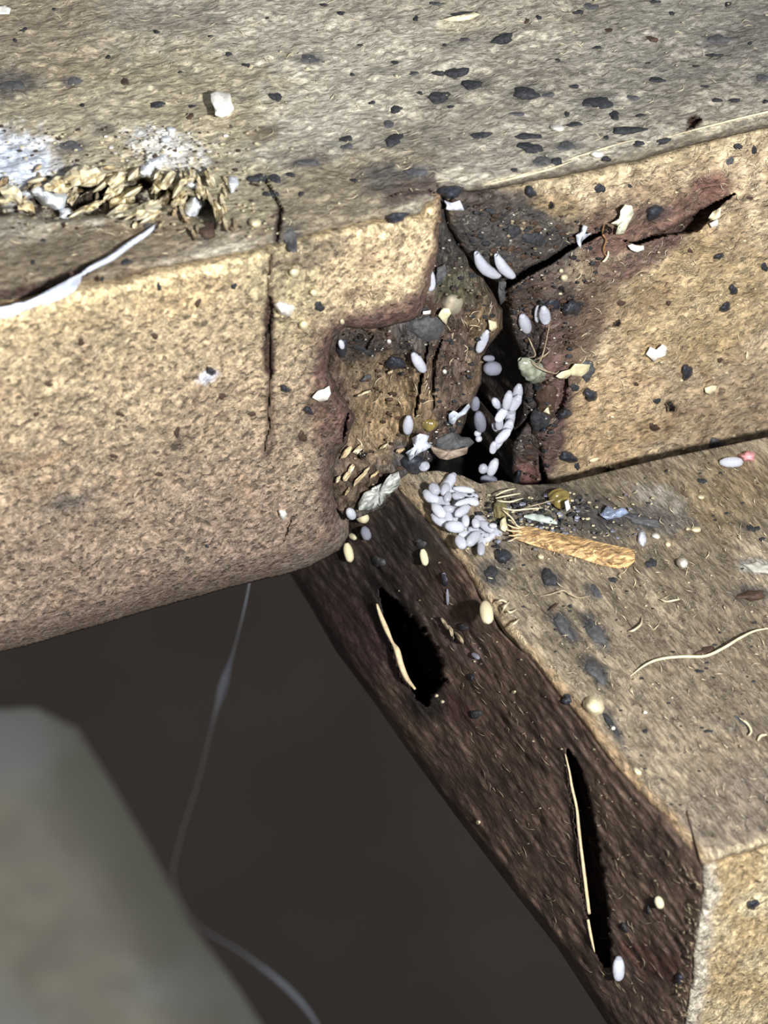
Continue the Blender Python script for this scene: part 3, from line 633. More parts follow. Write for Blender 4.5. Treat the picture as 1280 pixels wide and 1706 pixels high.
def smoothpath(pts, m=6):
    P = [np.array(p, float) for p in pts]; P = [2 * P[0] - P[1]] + P + [2 * P[-1] - P[-2]]; o = []
    for i in range(1, len(P) - 2):
        for k in range(m):
            t = k / m; o.append(.5 * ((2 * P[i]) + (-P[i - 1] + P[i + 1]) * t + (2 * P[i - 1] - 5 * P[i] + 4 * P[i + 1] - P[i + 2]) * t * t + (-P[i - 1] + 3 * P[i] - 3 * P[i + 1] + P[i + 2]) * t ** 3))
    o.append(P[-2]); return o
def fibre_geo(sk, pts, r, arch=.02, taper=True):
    """pts rows (px, py[, height])"""
    s = SURF[sk]; Q = smoothpath([(p[0], p[1], p[2] if len(p) > 2 else arch) for p in pts]); n = len(Q)
    W = list(s.at(np.array([q[0] for q in Q]), np.array([q[1] for q in Q]), np.array([q[2] for q in Q]))); R = [r * 13 / F * (1 - .75 * abs(2 * k / (n - 1) - 1) ** 3 if taper else 1) for k in range(n)]
    return tube_geo(W, R)
def fibre(name, sk, pts, r, mat, arch=.02, parent=None, taper=True):
    V, Fc = fibre_geo(sk, pts, r, arch, taper); return origin_mesh(name, V, Fc, mat, parent)

# ------------------------------------------------------------------ labels that single things out
ORD = ['nearest', 'second nearest', 'third nearest', 'fourth nearest', 'fifth nearest', 'sixth nearest', 'seventh nearest', 'eighth nearest', 'ninth nearest', 'tenth nearest', 'eleventh nearest', 'twelfth nearest', 'thirteenth nearest', 'fourteenth nearest', 'fifteenth nearest', 'sixteenth nearest', 'seventeenth nearest', 'eighteenth nearest', 'nineteenth nearest', 'twentieth nearest']
MARKS = dict(
 A=[('two-lobed white flake', 370, 172), ('frosty white patch', 30, 270), ('splintered hollow', 190, 335), ('white oval grain', 995, 257), ('brown pit', 1157, 203), ('long cream sliver', 780, 28), ('small white oval', 929, 213), ('frosty crust lump', 325, 345), ('round cream dot', 425, 371), ('tall ivory flake', 1040, 365), ('torn lip start', 806, 308), ('silk strand tip', 262, 372), ('lone white crumb', 5, 16)],
 B=[('long vertical crack', 450, 570), ('blue-white smear', 345, 628), ('white silk ribbon', 110, 480), ('square white crumb', 471, 856), ('big white grain', 474, 514)],
 C=[('black diagonal split', 1150, 375), ('ragged white flake', 1095, 588), ('pair of cream scales', 955, 617), ('pink crumb', 1245, 759), ('pale scale', 1184, 648)],
 D=[('orange wood splinter', 960, 912), ('round pale shell', 990, 1175), ('long curved fibre', 1160, 1085), ('white egg heap', 760, 860), ('round white bead', 1137, 938)],
 S=[('long lower split', 975, 1420), ('upper gouge', 690, 1080)], N=[('rail corner', 1170, 1440)],
 E=[('vertical post crack', 706, 620), ('glossy black bead', 607, 757), ('black gap', 815, 560)])
BOARD = dict(A='upper beam', B='mottled rail', C='fibrous block', D='cross rail', S='dark rail side', E='corner post', N='sawn end')
auto = []
def autolabel():
    bucket = {}
    for o, sk, px, py, desc, noun in auto:
        m = min(MARKS[sk], key=lambda q: (q[1] - px) ** 2 + (q[2] - py) ** 2); bucket.setdefault((sk, m, noun, desc), []).append((math.hypot(m[1] - px, m[2] - py), o, desc))
    for (sk, m, noun, _), L_ in bucket.items():
        L_.sort(key=lambda t: t[0])
        for i, (_, o, desc) in enumerate(L_):
            o['label'] = f"{desc} {noun} on {BOARD[sk]}, {ORD[i] + (' such' if i else '')} to the {m[0]}"
def sizeword(r): return 'tiny' if r < 6 else 'small' if r < 10 else 'medium' if r < 16 else 'large'
KD = {'k': (K_BLACK, 'matt black'), 'g': (K_GREY, 'flat grey'), 'u': (K_BLUE, 'blue-black'), 's': (K_SHINY, 'glossy black'), 'b': (K_BROWN, 'brown')}
def dropping(sk, px, py, rx, ry, ang=0, kind='k', h=None, rag=.34, tail=0):
    m, d = KD[kind]; h = h if h is not None else {'k': .012, 'g': .006, 'u': .03, 's': .05, 'b': .01}[kind] * (.6 + max(rx, ry) / 18)
    o = dome('dropping', sk, px, py, rx, ry, ang, h, m, rag, seed=int(px * 3 + py), tail=tail)
    shape = 'elongated' if max(rx, ry) > 1.8 * min(rx, ry) else 'round'
    tag(o, None, 'dropping', f'dark droppings on the {BOARD[sk]}'); auto.append((o, sk, px, py, f'{sizeword(max(rx, ry))} {shape} {d}'.replace('matt ', ''), 'dropping'))

for t in [(540, 8, 7, 3), (568, 22, 6, 4), (39, 49, 6, 4), (25, 67, 4, 3), (261, 53, 6, 3), (381, 90, 7, 3), (410, 108, 7, 3), (459, 161, 13, 6), (208, 136, 6, 7, 0, 'b'), (262, 174, 14, 5), (320, 177, 6, 3), (316, 193, 8, 5, 0, 'b'),
          (124, 135, 11, 8, 0, 'g'), (119, 243, 18, 9, 0, 'g'), (577, 231, 10, 6), (578, 244, 10, 5, 0, 'g'), (515, 98, 17, 6, 5, 'g'), (515, 271, 18, 6, 0, 'g'), (430, 297, 17, 8), (457, 297, 12, 7), (484, 291, 8, 4), (452, 323, 15, 6, 10), (502, 323, 6, 4), (620, 171, 6, 3),
          (587, 124, 4, 3), (728, 6, 14, 3, 5, 'g'), (772, 22, 20, 3, -3), (693, 31, 5, 4), (898, 29, 5, 4), (964, 20, 9, 4), (985, 11, 12, 6, 0, 'g'), (1092, 3, 9, 3), (1213, 7, 6, 4), (1120, 22, 6, 3), (838, 65, 20, 8, -6), (774, 66, 8, 4, 0, 'g'), (878, 35, 5, 4, 0, 'b'),
          (1015, 50, 6, 4, 0, 'b'), (1087, 65, 9, 5, 20, 'b'), (995, 79, 7, 3), (1198, 66, 18, 8, 0, 'g'), (1190, 92, 14, 3), (1250, 72, 4, 3), (658, 104, 7, 3), (731, 122, 10, 5), (761, 121, 18, 10, -5), (690, 122, 9, 3, 0, 'g'), (786, 141, 20, 7), (731, 162, 20, 9), (751, 178, 6, 3),
          (660, 182, 11, 6), (648, 207, 10, 6, 0, 'g'), (656, 233, 17, 9, -15), (802, 225, 17, 6, -10), (876, 156, 24, 10), (914, 158, 10, 5, 0, 'g'), (957, 144, 10, 3), (997, 171, 23, 11), (1024, 192, 9, 7), (1055, 163, 12, 4, 0, 'g'), (1095, 133, 13, 5), (1175, 144, 8, 2), (1272, 130, 12, 6, 0, 'g'),
          (1224, 167, 12, 3), (1195, 167, 11, 3), (1276, 169, 6, 3), (1068, 192, 9, 3), (958, 207, 13, 4), (1048, 217, 28, 7, -7), (1010, 229, 6, 3), (880, 227, 20, 6), (884, 246, 23, 8, 3), (944, 243, 16, 7, 0, 'g'), (902, 268, 13, 8, 0, 'g'), (928, 269, 11, 6), (1010, 265, 10, 4), (1065, 239, 11, 4),
          (1106, 235, 13, 5, -20), (857, 283, 7, 3), (862, 190, 12, 4, 0, 'g'), (945, 190, 5, 4), (692, 287, 18, 8, 0, 'g'), (485, 400, 12, 17, 0, 'g'), (137, 175, 5, 3), (660, 362, 20, 8, -5, 'u'), (20, 142, 20, 9, 0, 'g'), (700, 155, 5, 3), (740, 75, 5, 2), (590, 300, 6, 3), (345, 395, 6, 5), (210, 436, 9, 5), (55, 437, 5, 4),
          (72, 400, 4, 3), (1080, 105, 5, 2), (1160, 110, 6, 2), (930, 100, 5, 2), (600, 75, 5, 2), (300, 120, 4, 2), (180, 95, 5, 3), (445, 30, 4, 2), (90, 15, 4, 2), (350, 60, 4, 2), (250, 380, 12, 8, 0, 'g')]:
    dropping('A', *t)
for t in [(884, 320, 9, 10, 0, 'u', .04), (1000, 314, 8, 9, 20, 'k'), (1090, 354, 15, 11, -15, 'u', .05), (1230, 244, 7, 6), (1257, 250, 5, 6), (1217, 268, 6, 7, 0, 'g'), (1198, 427, 9, 5, -30, 'u'), (1222, 483, 7, 9, 0, 'u'), (1209, 512, 8, 9, 30, 'u'), (1030, 540, 7, 7, 0, 's', .04), (1035, 505, 7, 5, -20, 'b'),
          (1274, 445, 6, 7), (952, 513, 14, 15, 0, 'u', .08), (922, 507, 11, 11, 0, 'u', .03), (1145, 620, 9, 13, 30, 'u', .05), (1120, 678, 11, 11, 0, 's', .07), (1095, 668, 6, 5, 0, 'k'), (984, 658, 11, 11, -30, 'u', .06), (958, 646, 8, 6, -20, 'k'), (980, 617, 13, 15, 20, 'g', .02), (940, 690, 11, 10, 0, 'u', .05), (947, 762, 14, 10, 5, 'u', .05), (962, 777, 5, 6, 0, 'k'),
          (1017, 784, 9, 11, 15, 's', .05), (1102, 770, 6, 5), (1146, 766, 10, 7, 0, 'u'), (1195, 740, 12, 11, 30, 'g', .03), (987, 813, 6, 4), (943, 812, 10, 9, 0, 'k'), (1114, 505, 5, 4, 0, 'b'), (1050, 310, 4, 3, 0, 'k'), (1150, 418, 4, 4, 0, 'b'), (1090, 712, 9, 6, 0, 'b'), (1200, 600, 5, 4, 0, 'b'), (1060, 640, 5, 3, 0, 'b'), (1250, 330, 5, 3, 0, 'b'),
          (788, 402, 6, 4, 0, 'k'), (856, 385, 14, 10, 0, 'k'), (890, 398, 18, 12, 20, 'k'), (1010, 383, 9, 10, 0, 's', .03), (920, 343, 6, 6, 0, 's', .03), (937, 482, 6, 6, 0, 's', .03), (900, 700, 14, 24, 20, 'k', .03), (862, 796, 6, 12, 10, 'u', .04), (912, 668, 20, 26, 15, 'b', .03)]:
    dropping('C', *t)
for t in [(532, 511, 9, 8, 0, 'k'), (352, 619, 7, 7, 0, 'u', .05), (265, 478, 4, 7), (390, 477, 5, 5), (170, 465, 4, 4), (475, 648, 7, 7, 0, 'u'), (514, 684, 8, 6, 20, 'u'), (447, 556, 4, 6, 0, 's', .03), (330, 505, 5, 7, 20, 'b'), (135, 570, 6, 6, 0, 'b'), (370, 660, 7, 5, 0, 'b'), (295, 720, 5, 9, 0, 'b'), (504, 728, 8, 8, 0, 'b'), (190, 760, 6, 4, 0, 'b'),
          (60, 690, 5, 4, 0, 'b'), (345, 910, 3, 3), (258, 560, 6, 5, 0, 'b'), (420, 690, 6, 4, 0, 'b'), (200, 690, 7, 4, 20, 'b'), (265, 790, 6, 4, 0, 'b'), (80, 640, 6, 4, 0, 'b')]:
    dropping('B', *t)
for t in [(658, 605, 15, 13, -10, 'u', .06), (607, 757, 8, 9, 0, 's', .09), (713, 546, 26, 25, 0, 'g', .05), (636, 548, 5, 5, 0, 's', .03), (601, 562, 8, 6, 30, 's', .02), (608, 585, 16, 5, 20, 'k', .02), (610, 630, 10, 5, -20, 'g', .03), (570, 580, 10, 13, 0, 'u', .03), (690, 775, 22, 18, 20, 'u', .05), (752, 740, 30, 18, -20, 'g', .05), (738, 340, 7, 9, 0, 'k', .02)]:
    dropping('E', *t)
dropping('C', 751, 320, 17, 12, 0, 'u', .06)
for t in [(838, 926, 11, 15, -30, 'u', .05), (818, 957, 11, 14, -30, 'k', .03), (915, 963, 15, 13, 20, 'k', .03), (1022, 966, 8, 4, 20), (993, 985, 8, 12, -40, 'g'), (938, 1042, 9, 24, -38, 'g', .02), (992, 1053, 10, 27, -36, 'g', .02), (993, 1120, 10, 23, -35, 'g', .02), (1018, 1206, 5, 24, -32, 'k', .015), (945, 1165, 9, 8, 0, 'u', .04), (1252, 880, 8, 5, 40, 'k'),
          (1254, 992, 22, 9, -10, 'b', .03), (1170, 801, 8, 4, 20, 'k'), (1080, 905, 0, 0)][:-1] + [(1176, 1085, 16, 8, -12, 'b', .02), (1068, 866, 40, 8, 12, 'g', .03), (905, 875, 12, 7, 0, 'k'), (1085, 938, 9, 8, 0, 'k'), (1262, 880, 5, 4), (1165, 1118, 7, 3, 0, 'k'), (1180, 1218, 7, 3, 0, 'k'), (950, 1010, 4, 3, 0, 'k'), (1075, 1218, 6, 3, 0, 'k'), (1270, 898, 6, 3, 0, 'k'), (1235, 1200, 14, 4, 30, 'g')]:
    dropping('D', *t)
for t in [(740, 965, 6, 10, -20, 'u', .03), (793, 1100, 0, 0)][:1] + [(770, 1045, 6, 10, -60, 'k', .02), (785, 1128, 7, 5, 40, 'u', .02), (792, 1190, 9, 9, 0, 'k', .02), (1132, 1630, 7, 9, 0, 'u', .03), (1040, 1545, 6, 9, -20, 'k', .02), (1080, 1515, 4, 7, 0, 'k', .02), (700, 905, 10, 7, 0, 'g', .02), (630, 935, 12, 9, 0, 'g', .02), (755, 1060, 5, 8, 0, 'g', .02)]:
    dropping('S', *t)
dropping('N', 1255, 1507, 10, 9, 0, 'u', .03)

# ------------------------------------------------------------------ eggs
def E(label, *a, group=None, **k):
    o = egg(*a, **k); tag(o, label, 'egg', group); return o
E('pearly egg stuck on the rail edge beside the black stained block', 'E', 716, 466, 18, 8.5, 80, dent=1)
E('long bent pale empty shell hanging over the black gap, the outer one', 'C', 815, 441, 29, 9, 42, bend=-.9, open_=True, lift=.02)
E('long bent pale empty shell hanging over the black gap, the inner one', 'C', 843, 444, 25, 8, 58, bend=-.5, open_=True, lift=.05)
E('pearly upright egg just above the amber shed skin', 'C', 875, 540, 15, 9, 68)
E('narrow pale egg of the upright pair, touching the blue-black bead', 'C', 896, 524, 12, 5, 95)
E('wider pale egg of the upright pair, touching the blue-black bead', 'C', 908, 526, 15, 8.5, 75, dent=1)
E('pearly tilted egg beside the vertical crack of the post', 'E', 698, 605, 18, 8, 68)
E('slim pale shell leaning on the post next to the gap', 'E', 804, 570, 17, 7, 125, dent=1)
E('small pearly egg on the tan part of the post', 'E', 680, 709, 13, 8, 110)
E('pearly egg lying on the dirt at the foot of the post', 'E', 707, 777, 12, 8.5, 55, lift=.06)
E('tiny white egg inside the dark eye-shaped stain', 'E', 569, 574, 7, 4.5, 80, lift=.03)
E('pale pink egg beside the pink crumb at the block foot', 'D', 1220, 770, 17, 8, 10)
E('cream pointed shell hanging at the rail edge above the dark side', 'D', 811, 1021, 17, 10, 78, mat=K_CREAM, lift=.01)
E('pearly egg on the dark side below the long split', 'S', 1031, 1615, 17, 9, 86)
E('small pale egg on the dark side near the sawn end', 'S', 1099, 1504, 10, 6.5, 70, mat=K_CREAM)
E('slim cream egg high on the dark side near the rail edge', 'S', 707, 929, 13, 6, 68, mat=K_CREAM)
for i, (x, y, l, w, a, t) in enumerate([(604, 862, 10, 8.5, 20, 'blurred cream egg under the silk crust'), (610, 889, 11, 7.5, 70, 'blurred grey egg under the silk crust'), (581, 921, 15, 7, 68, 'blurred cream egg beside the rounded rail corner'), (588, 894, 8, 4.5, 30, 'small blurred cream egg touching the rounded rail corner'),
                                        (741, 963, 8, 4, 75, 'slim grey egg on the dark side beside a dropping'), (793, 1093, 8, 4, 40, 'slim grey egg below the torn bark flakes'), (746, 995, 12, 2.5, 80, 'very thin pale shell upright on the dark side')]):
    E(t, 'S', x, y, l, w, a, mat=K_CREAM if 'cream' in t else K_EGGD)
NTH = ['first', 'second', 'third', 'fourth', 'fifth', 'sixth', 'seventh', 'eighth', 'ninth', 'tenth', 'eleventh', 'twelfth', 'thirteenth', 'fourteenth', 'fifteenth', 'sixteenth', 'seventeenth', 'eighteenth', 'nineteenth', 'twentieth'] + ['twenty-' + q for q in ('first', 'second', 'third', 'fourth', 'fifth', 'sixth', 'seventh', 'eighth', 'ninth')] + ['thirtieth'] + ['thirty-' + q for q in ('first', 'second', 'third', 'fourth', 'fifth', 'sixth', 'seventh', 'eighth', 'ninth')]
heapA = [(862, 657, 14, 8, 105), (858, 672, 14, 8, 120), (846, 668, 13, 7, 110), (840, 682, 12, 8, 30), (827, 672, 9, 6, 60), (835, 692, 14, 7, 110), (850, 698, 15, 7.5, 100), (846, 713, 14, 7.5, 110), (838, 727, 15, 7, 130), (826, 712, 8, 5, 60), (828, 740, 13, 6.5, 130), (822, 746, 9, 5.5, 100), (851, 684, 11, 7, 70), (832, 705, 10, 6, 90)]
for i, (x, y, l, w, a) in enumerate(heapA):
    E('pearly egg of the upright clump inside the gap, ' + NTH[sorted(heapA, key=lambda t: (t[1], t[0])).index((x, y, l, w, a))] + ' from the top', 'C', x, y, l, w, a, group='upright egg clump inside the gap', lift=.05 + .05 * ((i * 7) % 3), dent=i % 2)
for (x, y, l, w, a, t) in [(800, 703, 16, 9, 80, 'dull grey egg deep in the gap facing the egg clump'), (792, 673, 12, 7, 85, 'dull grey egg deep in the gap beside the post'), (821, 614, 13, 11, 10, 'broad dull grey egg at the upper end of the black gap'), (815, 597, 8, 5, 0, 'small dull grey egg above the broad one in the gap'),
                           (796, 722, 5, 5, 0, 'tiny round pale egg deep in the gap'), (798, 731, 4.5, 5, 0, 'tiny round pale egg, lower of two deep in the gap'), (805, 781, 7, 7, 100, 'small round pale egg at the bottom of the gap'), (821, 779, 14, 7.5, 110, 'greenish cream egg at the bottom of the gap'), (815, 800, 12, 8, 10, 'dull grey egg behind the bottom of the gap')]:
    E(t, 'C', x, y, l, w, a, mat=K_EGGD if 'grey' in t else K_EGG)
heapB = [(746, 806, 18, 9, 125), (724, 815, 9, 8, 60), (719, 829, 13, 9, 40), (739, 838, 12, 8, 45), (731, 851, 14, 8, 55), (732, 866, 13, 8, 40), (762, 859, 16, 12, 30), (759, 878, 15, 9, 20), (774, 816, 16, 5, 10), (782, 824, 15, 5, 15), (776, 836, 18, 5, 160), (764, 828, 10, 6, 10), (775, 892, 10, 7, 10), (768, 904, 10, 8, 60), (788, 898, 13, 8, 140), (803, 900, 15, 8, 100), (802, 915, 10, 6, 95), (812, 878, 13, 7, 20),
         (818, 893, 13, 6, 130), (793, 872, 8, 6, 80), (800, 866, 9, 6, 30), (828, 886, 9, 6, 30), (748, 848, 9, 6, 20), (790, 884, 9, 6, 0), (806, 888, 12, 7, 60), (776, 868, 9, 6, 90), (744, 875, 7, 5, 40), (758, 842, 8, 6, 100), (822, 876, 6, 4, 0), (746, 828, 8, 6, 100), (754, 818, 12, 7, 20), (788, 836, 10, 6, 20), (747, 862, 10, 7, 70), (778, 884, 11, 7, 20), (770, 852, 12, 7, 150), (742, 816, 10, 7, 110)]
for i, (x, y, l, w, a) in enumerate(heapB):
    E('pearly egg of the white heap on the rail corner, ' + NTH[sorted(heapB, key=lambda t: (t[1], t[0])).index((x, y, l, w, a))] + ' from the top', 'D', x, y, l, w, a, group='white egg heap on the rail corner', lift=.04 * ((i * 5) % 3), dent=(i % 3 == 0), mat=K_EGG)

# ------------------------------------------------------------------ grains and flakes
def Gr(label, sk, px, py, rx, ry, ang=0, mat=None, h=.05, name='grain', rag=.1):
    return tag(dome(name, sk, px, py, rx, ry, ang, h, mat or K_CREAM, rag, seed=int(px)), label, 'grain')
Gr('round cream dot on the upper beam above the vertical crack', 'A', 425, 371, 10, 8.5, h=.06)
Gr('white oval grain resting just above the torn lip', 'A', 995, 257, 12, 7, 0, K_WHITE, .05)
Gr('small white oval among droppings on the upper beam', 'A', 929, 213, 12, 6, 5, K_WHITE, .05)
Gr('cream dot above the big white grain by the crack', 'B', 490, 454, 9, 8.5, h=.06)
Gr('small cream dot between two larger grains', 'B', 523, 488, 7, 7, h=.05)
Gr('cream dot just below the matt black dropping', 'B', 506, 542, 8.5, 8.5, h=.05)
Gr('tiny cream dot above the stained ledge', 'B', 570, 536, 4, 5, h=.03)
Gr('big white angular grain beside the vertical crack', 'B', 474, 514, 15, 13, 0, K_WHITE, .09, rag=.3)
Gr('square white crumb low on the mottled rail', 'B', 471, 856, 8, 7, 0, K_WHITE, .05, rag=.4)
Gr('round white bead alone on the cross rail top', 'D', 1137, 938, 9, 9, 0, K_WHITE, .1)
Gr('round pale shell at the edge of the cross rail', 'D', 990, 1175, 18, 15, 20, K_CREAM, .1)
Gr('cream dot on the stained block above the pearly pair', 'C', 940, 463, 7, 6, -30, K_CREAM, .05)
Gr('smaller cream dot beside the cream dot on the stained block', 'C', 935, 451, 4, 4, 0, K_CREAM, .03)
Gr('round grey-tan disc lying on the post top', 'E', 754, 507, 18, 16, 10, plain('grey_tan_disc', (160, 152, 132), .6, .15, 30), .05)
Gr('small pale grain left of the orange splinter tip', 'D', 901, 927, 6, 5, 20, K_CREAM, .04)
Gr('cream elongated grain under the pale dots of the rail', 'D', 1160, 882, 9, 5, 5, K_CREAM, .04)
Gr('tiny cream grain beside the cream elongated grain', 'D', 1146, 881, 4, 3, 0, K_CREAM, .03)
Gr('small white grain above the splinter end', 'D', 1093, 893, 7, 5, 20, K_WHITE, .04)
Gr('whitish soft grain at the splinter end', 'D', 1070, 897, 8, 13, 0, K_EGG, .05)
Gr('small pale grain close to the round white bead', 'D', 1113, 907, 5, 5, 0, K_CREAM, .03)
Gr('cream grain on the rail top under the block foot', 'D', 1168, 828, 6, 4, 10, K_CREAM, .03)
Gr('white speck under the torn edge by the round shell', 'D', 1022, 1213, 4, 4, 0, K_WHITE, .03)
Gr('pale slim grain on the rail edge above the long split', 'D', 1062, 1285, 9, 5, 40, K_CREAM, .03)
Gr('tiny white grain in front of the curved fibre', 'D', 1075, 1187, 4, 3, 0, K_WHITE, .03)
Gr('pink crumb wedged under the fibrous block', 'D', 1246, 760, 13, 9, 15, K_PINK, .08, rag=.35)
Gr('tiny pale grain on the dark side below the gouge', 'S', 727, 1159, 4, 3, 0, K_CREAM, .02)
Gr('second tiny pale grain on the dark side below the gouge', 'S', 737, 1169, 4, 3, 0, K_CREAM, .02)
Gr('tiny pale grain alone in the middle of the dark side', 'S', 797, 1370, 4, 4, 0, K_CREAM, .02)
Gr('tiny pale grain on the dark side by the rail edge', 'S', 856, 1153, 4, 3, -30, K_CREAM, .02)
Gr('pale grain just under the frosty crust lump', 'E', 741, 619, 4, 4, 0, K_WHITE, .03)['label'] = 'tiny white grain between the two cracks of the post'
Gr('tiny white grain under the purple-brown ledge', 'E', 648, 569, 4, 4, 0, K_WHITE, .03)
def Fl(label, sk, pts, mat=None, name='flake', **k): return tag(flake(name, sk, pts, mat or K_WHITE, **k), label, 'flake')
o = Fl('two-lobed bright white flake standing on the upper beam', 'A', [(351, 156), (362, 152), (384, 156), (386, 168), (390, 182), (383, 191), (370, 196), (359, 192), (358, 180), (352, 170)], lift=.12, th=.1, curl=.03)
Fl('long cream sliver on the upper beam beside a black streak', 'A', [(734, 33), (760, 26), (790, 20), (800, 24), (785, 33), (757, 36)], K_CREAM, lift=.05, th=.03)
Fl('white crumb at the upper beam far corner', 'A', [(-10, 12), (8, 9), (18, 14), (15, 23), (-2, 24)], lift=.05, th=.04)
Fl('ragged white flake alone on the tan block', 'C', [(1076, 590), (1084, 578), (1094, 582), (1104, 574), (1112, 578), (1109, 592), (1096, 597), (1090, 603), (1083, 595)], lift=.05, th=.03)
Fl('white curled flake under the start of the diagonal split', 'C', [(1046, 409), (1054, 406), (1062, 409), (1074, 409), (1073, 416), (1062, 421), (1052, 416)], lift=.06, th=.03)
Fl('tall ragged cream-white flake above the diagonal split', 'C', [(1042, 341), (1053, 343), (1057, 356), (1048, 372), (1040, 389), (1026, 391), (1030, 376), (1018, 372), (1032, 364), (1034, 350)], plain('ivory_flake', (222, 222, 196), .5, .2, 40, .8), lift=.07, th=.04, curl=.05)
Fl('white silky flake over the black diagonal crack', 'C', [(972, 374), (979, 378), (976, 390), (986, 388), (978, 396), (970, 402), (967, 414), (961, 404), (960, 392), (968, 386)], K_SILK, lift=.08, th=.03, curl=.06)
Fl('cream diamond scale, the duller of the touching pair', 'C', [(950, 615), (958, 606), (984, 607), (981, 618), (970, 627), (952, 626)], plain('tan_scale', (206, 198, 160), .5, .1, 40), lift=.07, th=.03, curl=.02)
Fl('white pointed scale, the brighter of the touching pair', 'C', [(926, 627), (936, 619), (950, 615), (952, 624), (944, 631), (932, 630)], K_CREAM, lift=.08, th=.03, curl=.02)
Fl('pale scale under the ragged white flake', 'C', [(1174, 646), (1182, 643), (1195, 642), (1193, 650), (1184, 658), (1176, 654)], K_CREAM, lift=.04, th=.02)
Fl('bright white petal-shaped flake below the cream dots', 'B', [(520, 662), (530, 651), (541, 648), (549, 643), (551, 656), (546, 666), (532, 669)], lift=.05, th=.04, curl=.02)
Fl('bluish white plate under the blue-black bead in the corner', 'C', [(740, 334), (752, 338), (766, 334), (774, 350), (758, 351), (744, 349), (745, 342)], K_EGG, lift=.07, th=.03)
Fl('cream notched chip beside the grey-tan disc', 'E', [(738, 513), (748, 514), (752, 522), (746, 530), (744, 541), (738, 536), (730, 526)], K_CREAM, lift=.07, th=.03)
Fl('yellowish chip on the post edge by the gap', 'E', [(814, 533), (828, 536), (828, 546), (820, 552), (815, 548)], K_CREAM, lift=.05, th=.04)
Fl('small white plate above the large grey disc', 'E', [(705, 519), (718, 517), (717, 523), (705, 524)], lift=.08, th=.02)
Fl('grey shard leaning at the mouth of the gap', 'E', [(729, 445), (742, 440), (745, 455), (736, 472), (726, 474)], K_GREY, lift=.05, th=.02)
Fl('pale chip at the lower side of the diagonal split', 'C', [(1182, 372), (1196, 366), (1197, 376), (1186, 380)], lift=.05, th=.02)
Fl('tan chip standing in the diagonal split mouth', 'C', [(1188, 352), (1202, 345), (1200, 362), (1190, 368), (1180, 364)], K_CREAM, lift=.04, th=.02)
Fl('cream triangle flake on the reddish stain', 'C', [(905, 686), (914, 677), (917, 690)], K_CREAM, lift=.05, th=.02)
Fl('grey blunt flake leaning inside the gap above the clump', 'C', [(832, 464), (844, 470), (842, 500), (834, 508), (830, 490)], K_GREY, lift=.02, th=.03)
Fl('whitish dried scab near the rail top edge', 'D', [(1238, 940), (1262, 936), (1290, 944), (1290, 956), (1256, 954)], plain('whitish_scab', (170, 168, 156), .7, .2, 30), lift=.02, th=.02)
Fl('grey glistening scab crossing the rail top', 'D', [(1000, 858), (1012, 842), (1024, 848), (1040, 846), (1048, 854), (1034, 862), (1012, 866)], plain('blue_grey_scab', (120, 132, 156), .25, .5, 25, 1, coat=.6), lift=.04, th=.03, curl=.05)
for (x, y, l, w, a, t) in [(1245, 582 + 10, 6, 2, 100, 'tiny cream splinter high on the tan block'), (991, 766, 9, 3, -20, 'slim cream sliver on the block above its foot'), (880, 352, 0, 0, 0, '')][:2]:
    Fl(t, 'C', ovalpts(x, y, l, w, a, 7), K_CREAM, lift=.02, th=.02, curl=.01)

# the crust, silk and shed skins
Fl('crumpled grey silk crust hanging at the foot of the post', 'E', [(597, 838), (606, 822), (622, 812), (640, 803), (650, 790), (664, 785), (668, 800), (662, 815), (644, 826), (634, 842), (614, 850), (598, 850)], plain('grey_silk_crust', (152, 156, 152), .35, .45, 28, 1, coat=.4, rgb2=(205, 208, 200)), name='silk_crust', lift=.08, th=.06, curl=.1)['category'] = 'silk'
E('small whitish egg at the lower tip of the silk crust', 'E', 585, 856, 9, 7, 60, lift=.05)
Fl('tangled white silk lump at the foot of the post', 'E', [(686, 730), (700, 722), (716, 726), (712, 736), (722, 744), (708, 750), (696, 756), (682, 768), (676, 754), (690, 744)], K_SILK, name='silk_lump', lift=.1, th=.05, curl=.1)['category'] = 'silk'
Fl('white fluff on the post edge above the egg heap', 'E', [(748, 690), (756, 684), (764, 688), (772, 682), (781, 672), (784, 678), (776, 690), (762, 698), (756, 708), (748, 704)], K_SILK, name='silk_lump', lift=.08, th=.04, curl=.06)['category'] = 'silk'
Fl('thin brown skin flap curling over the bottom of the gap', 'E', [(716, 742), (738, 748), (762, 748), (780, 744), (778, 756), (750, 766), (732, 764), (722, 754)], plain('brown_skin', (134, 118, 104), .5, .2, 30), lift=.1, th=.02, curl=.05)
def blobskin(name, label, sk, px, py, hl, hw, ang, mat, lift, lobes, cat='shed skin'):
    """hollow looking husk: overlapping bulging segments in one surface"""
    s = SURF[sk]; a = math.radians(ang); V, Fc = [], []; ns, nr = 14, 16; p = s.at(px, py); pxl = 13 / F
    du = s.at(px + math.cos(a) * 5, py + math.sin(a) * 5) - p; du -= s.n * (du @ s.n); du /= np.linalg.norm(du); dv = np.cross(s.n, du)
    for k in range(nr + 1):
        x = -1 + 2 * k / nr; rad = max(.08, (1 - abs(x) ** 2.2)) ** .5 * (.82 + .18 * abs(math.cos(lobes * x * PI / 2)))
        for i in range(ns):
            t = 2 * PI * i / ns; V.append(p + du * x * hl * pxl + dv * math.cos(t) * rad * hw * pxl + s.n * (lift + (.9 + math.sin(t)) * rad * hw * pxl * .7))
    for k in range(nr):
        for i in range(ns): j = (i + 1) % ns; Fc.append((k * ns + i, k * ns + j, (k + 1) * ns + j, (k + 1) * ns + i))
    Fc.append(tuple(range(ns))); Fc.append(tuple(nr * ns + i for i in range(ns - 1, -1, -1)))
    return tag(origin_mesh(name, V, Fc, mat), label, cat)
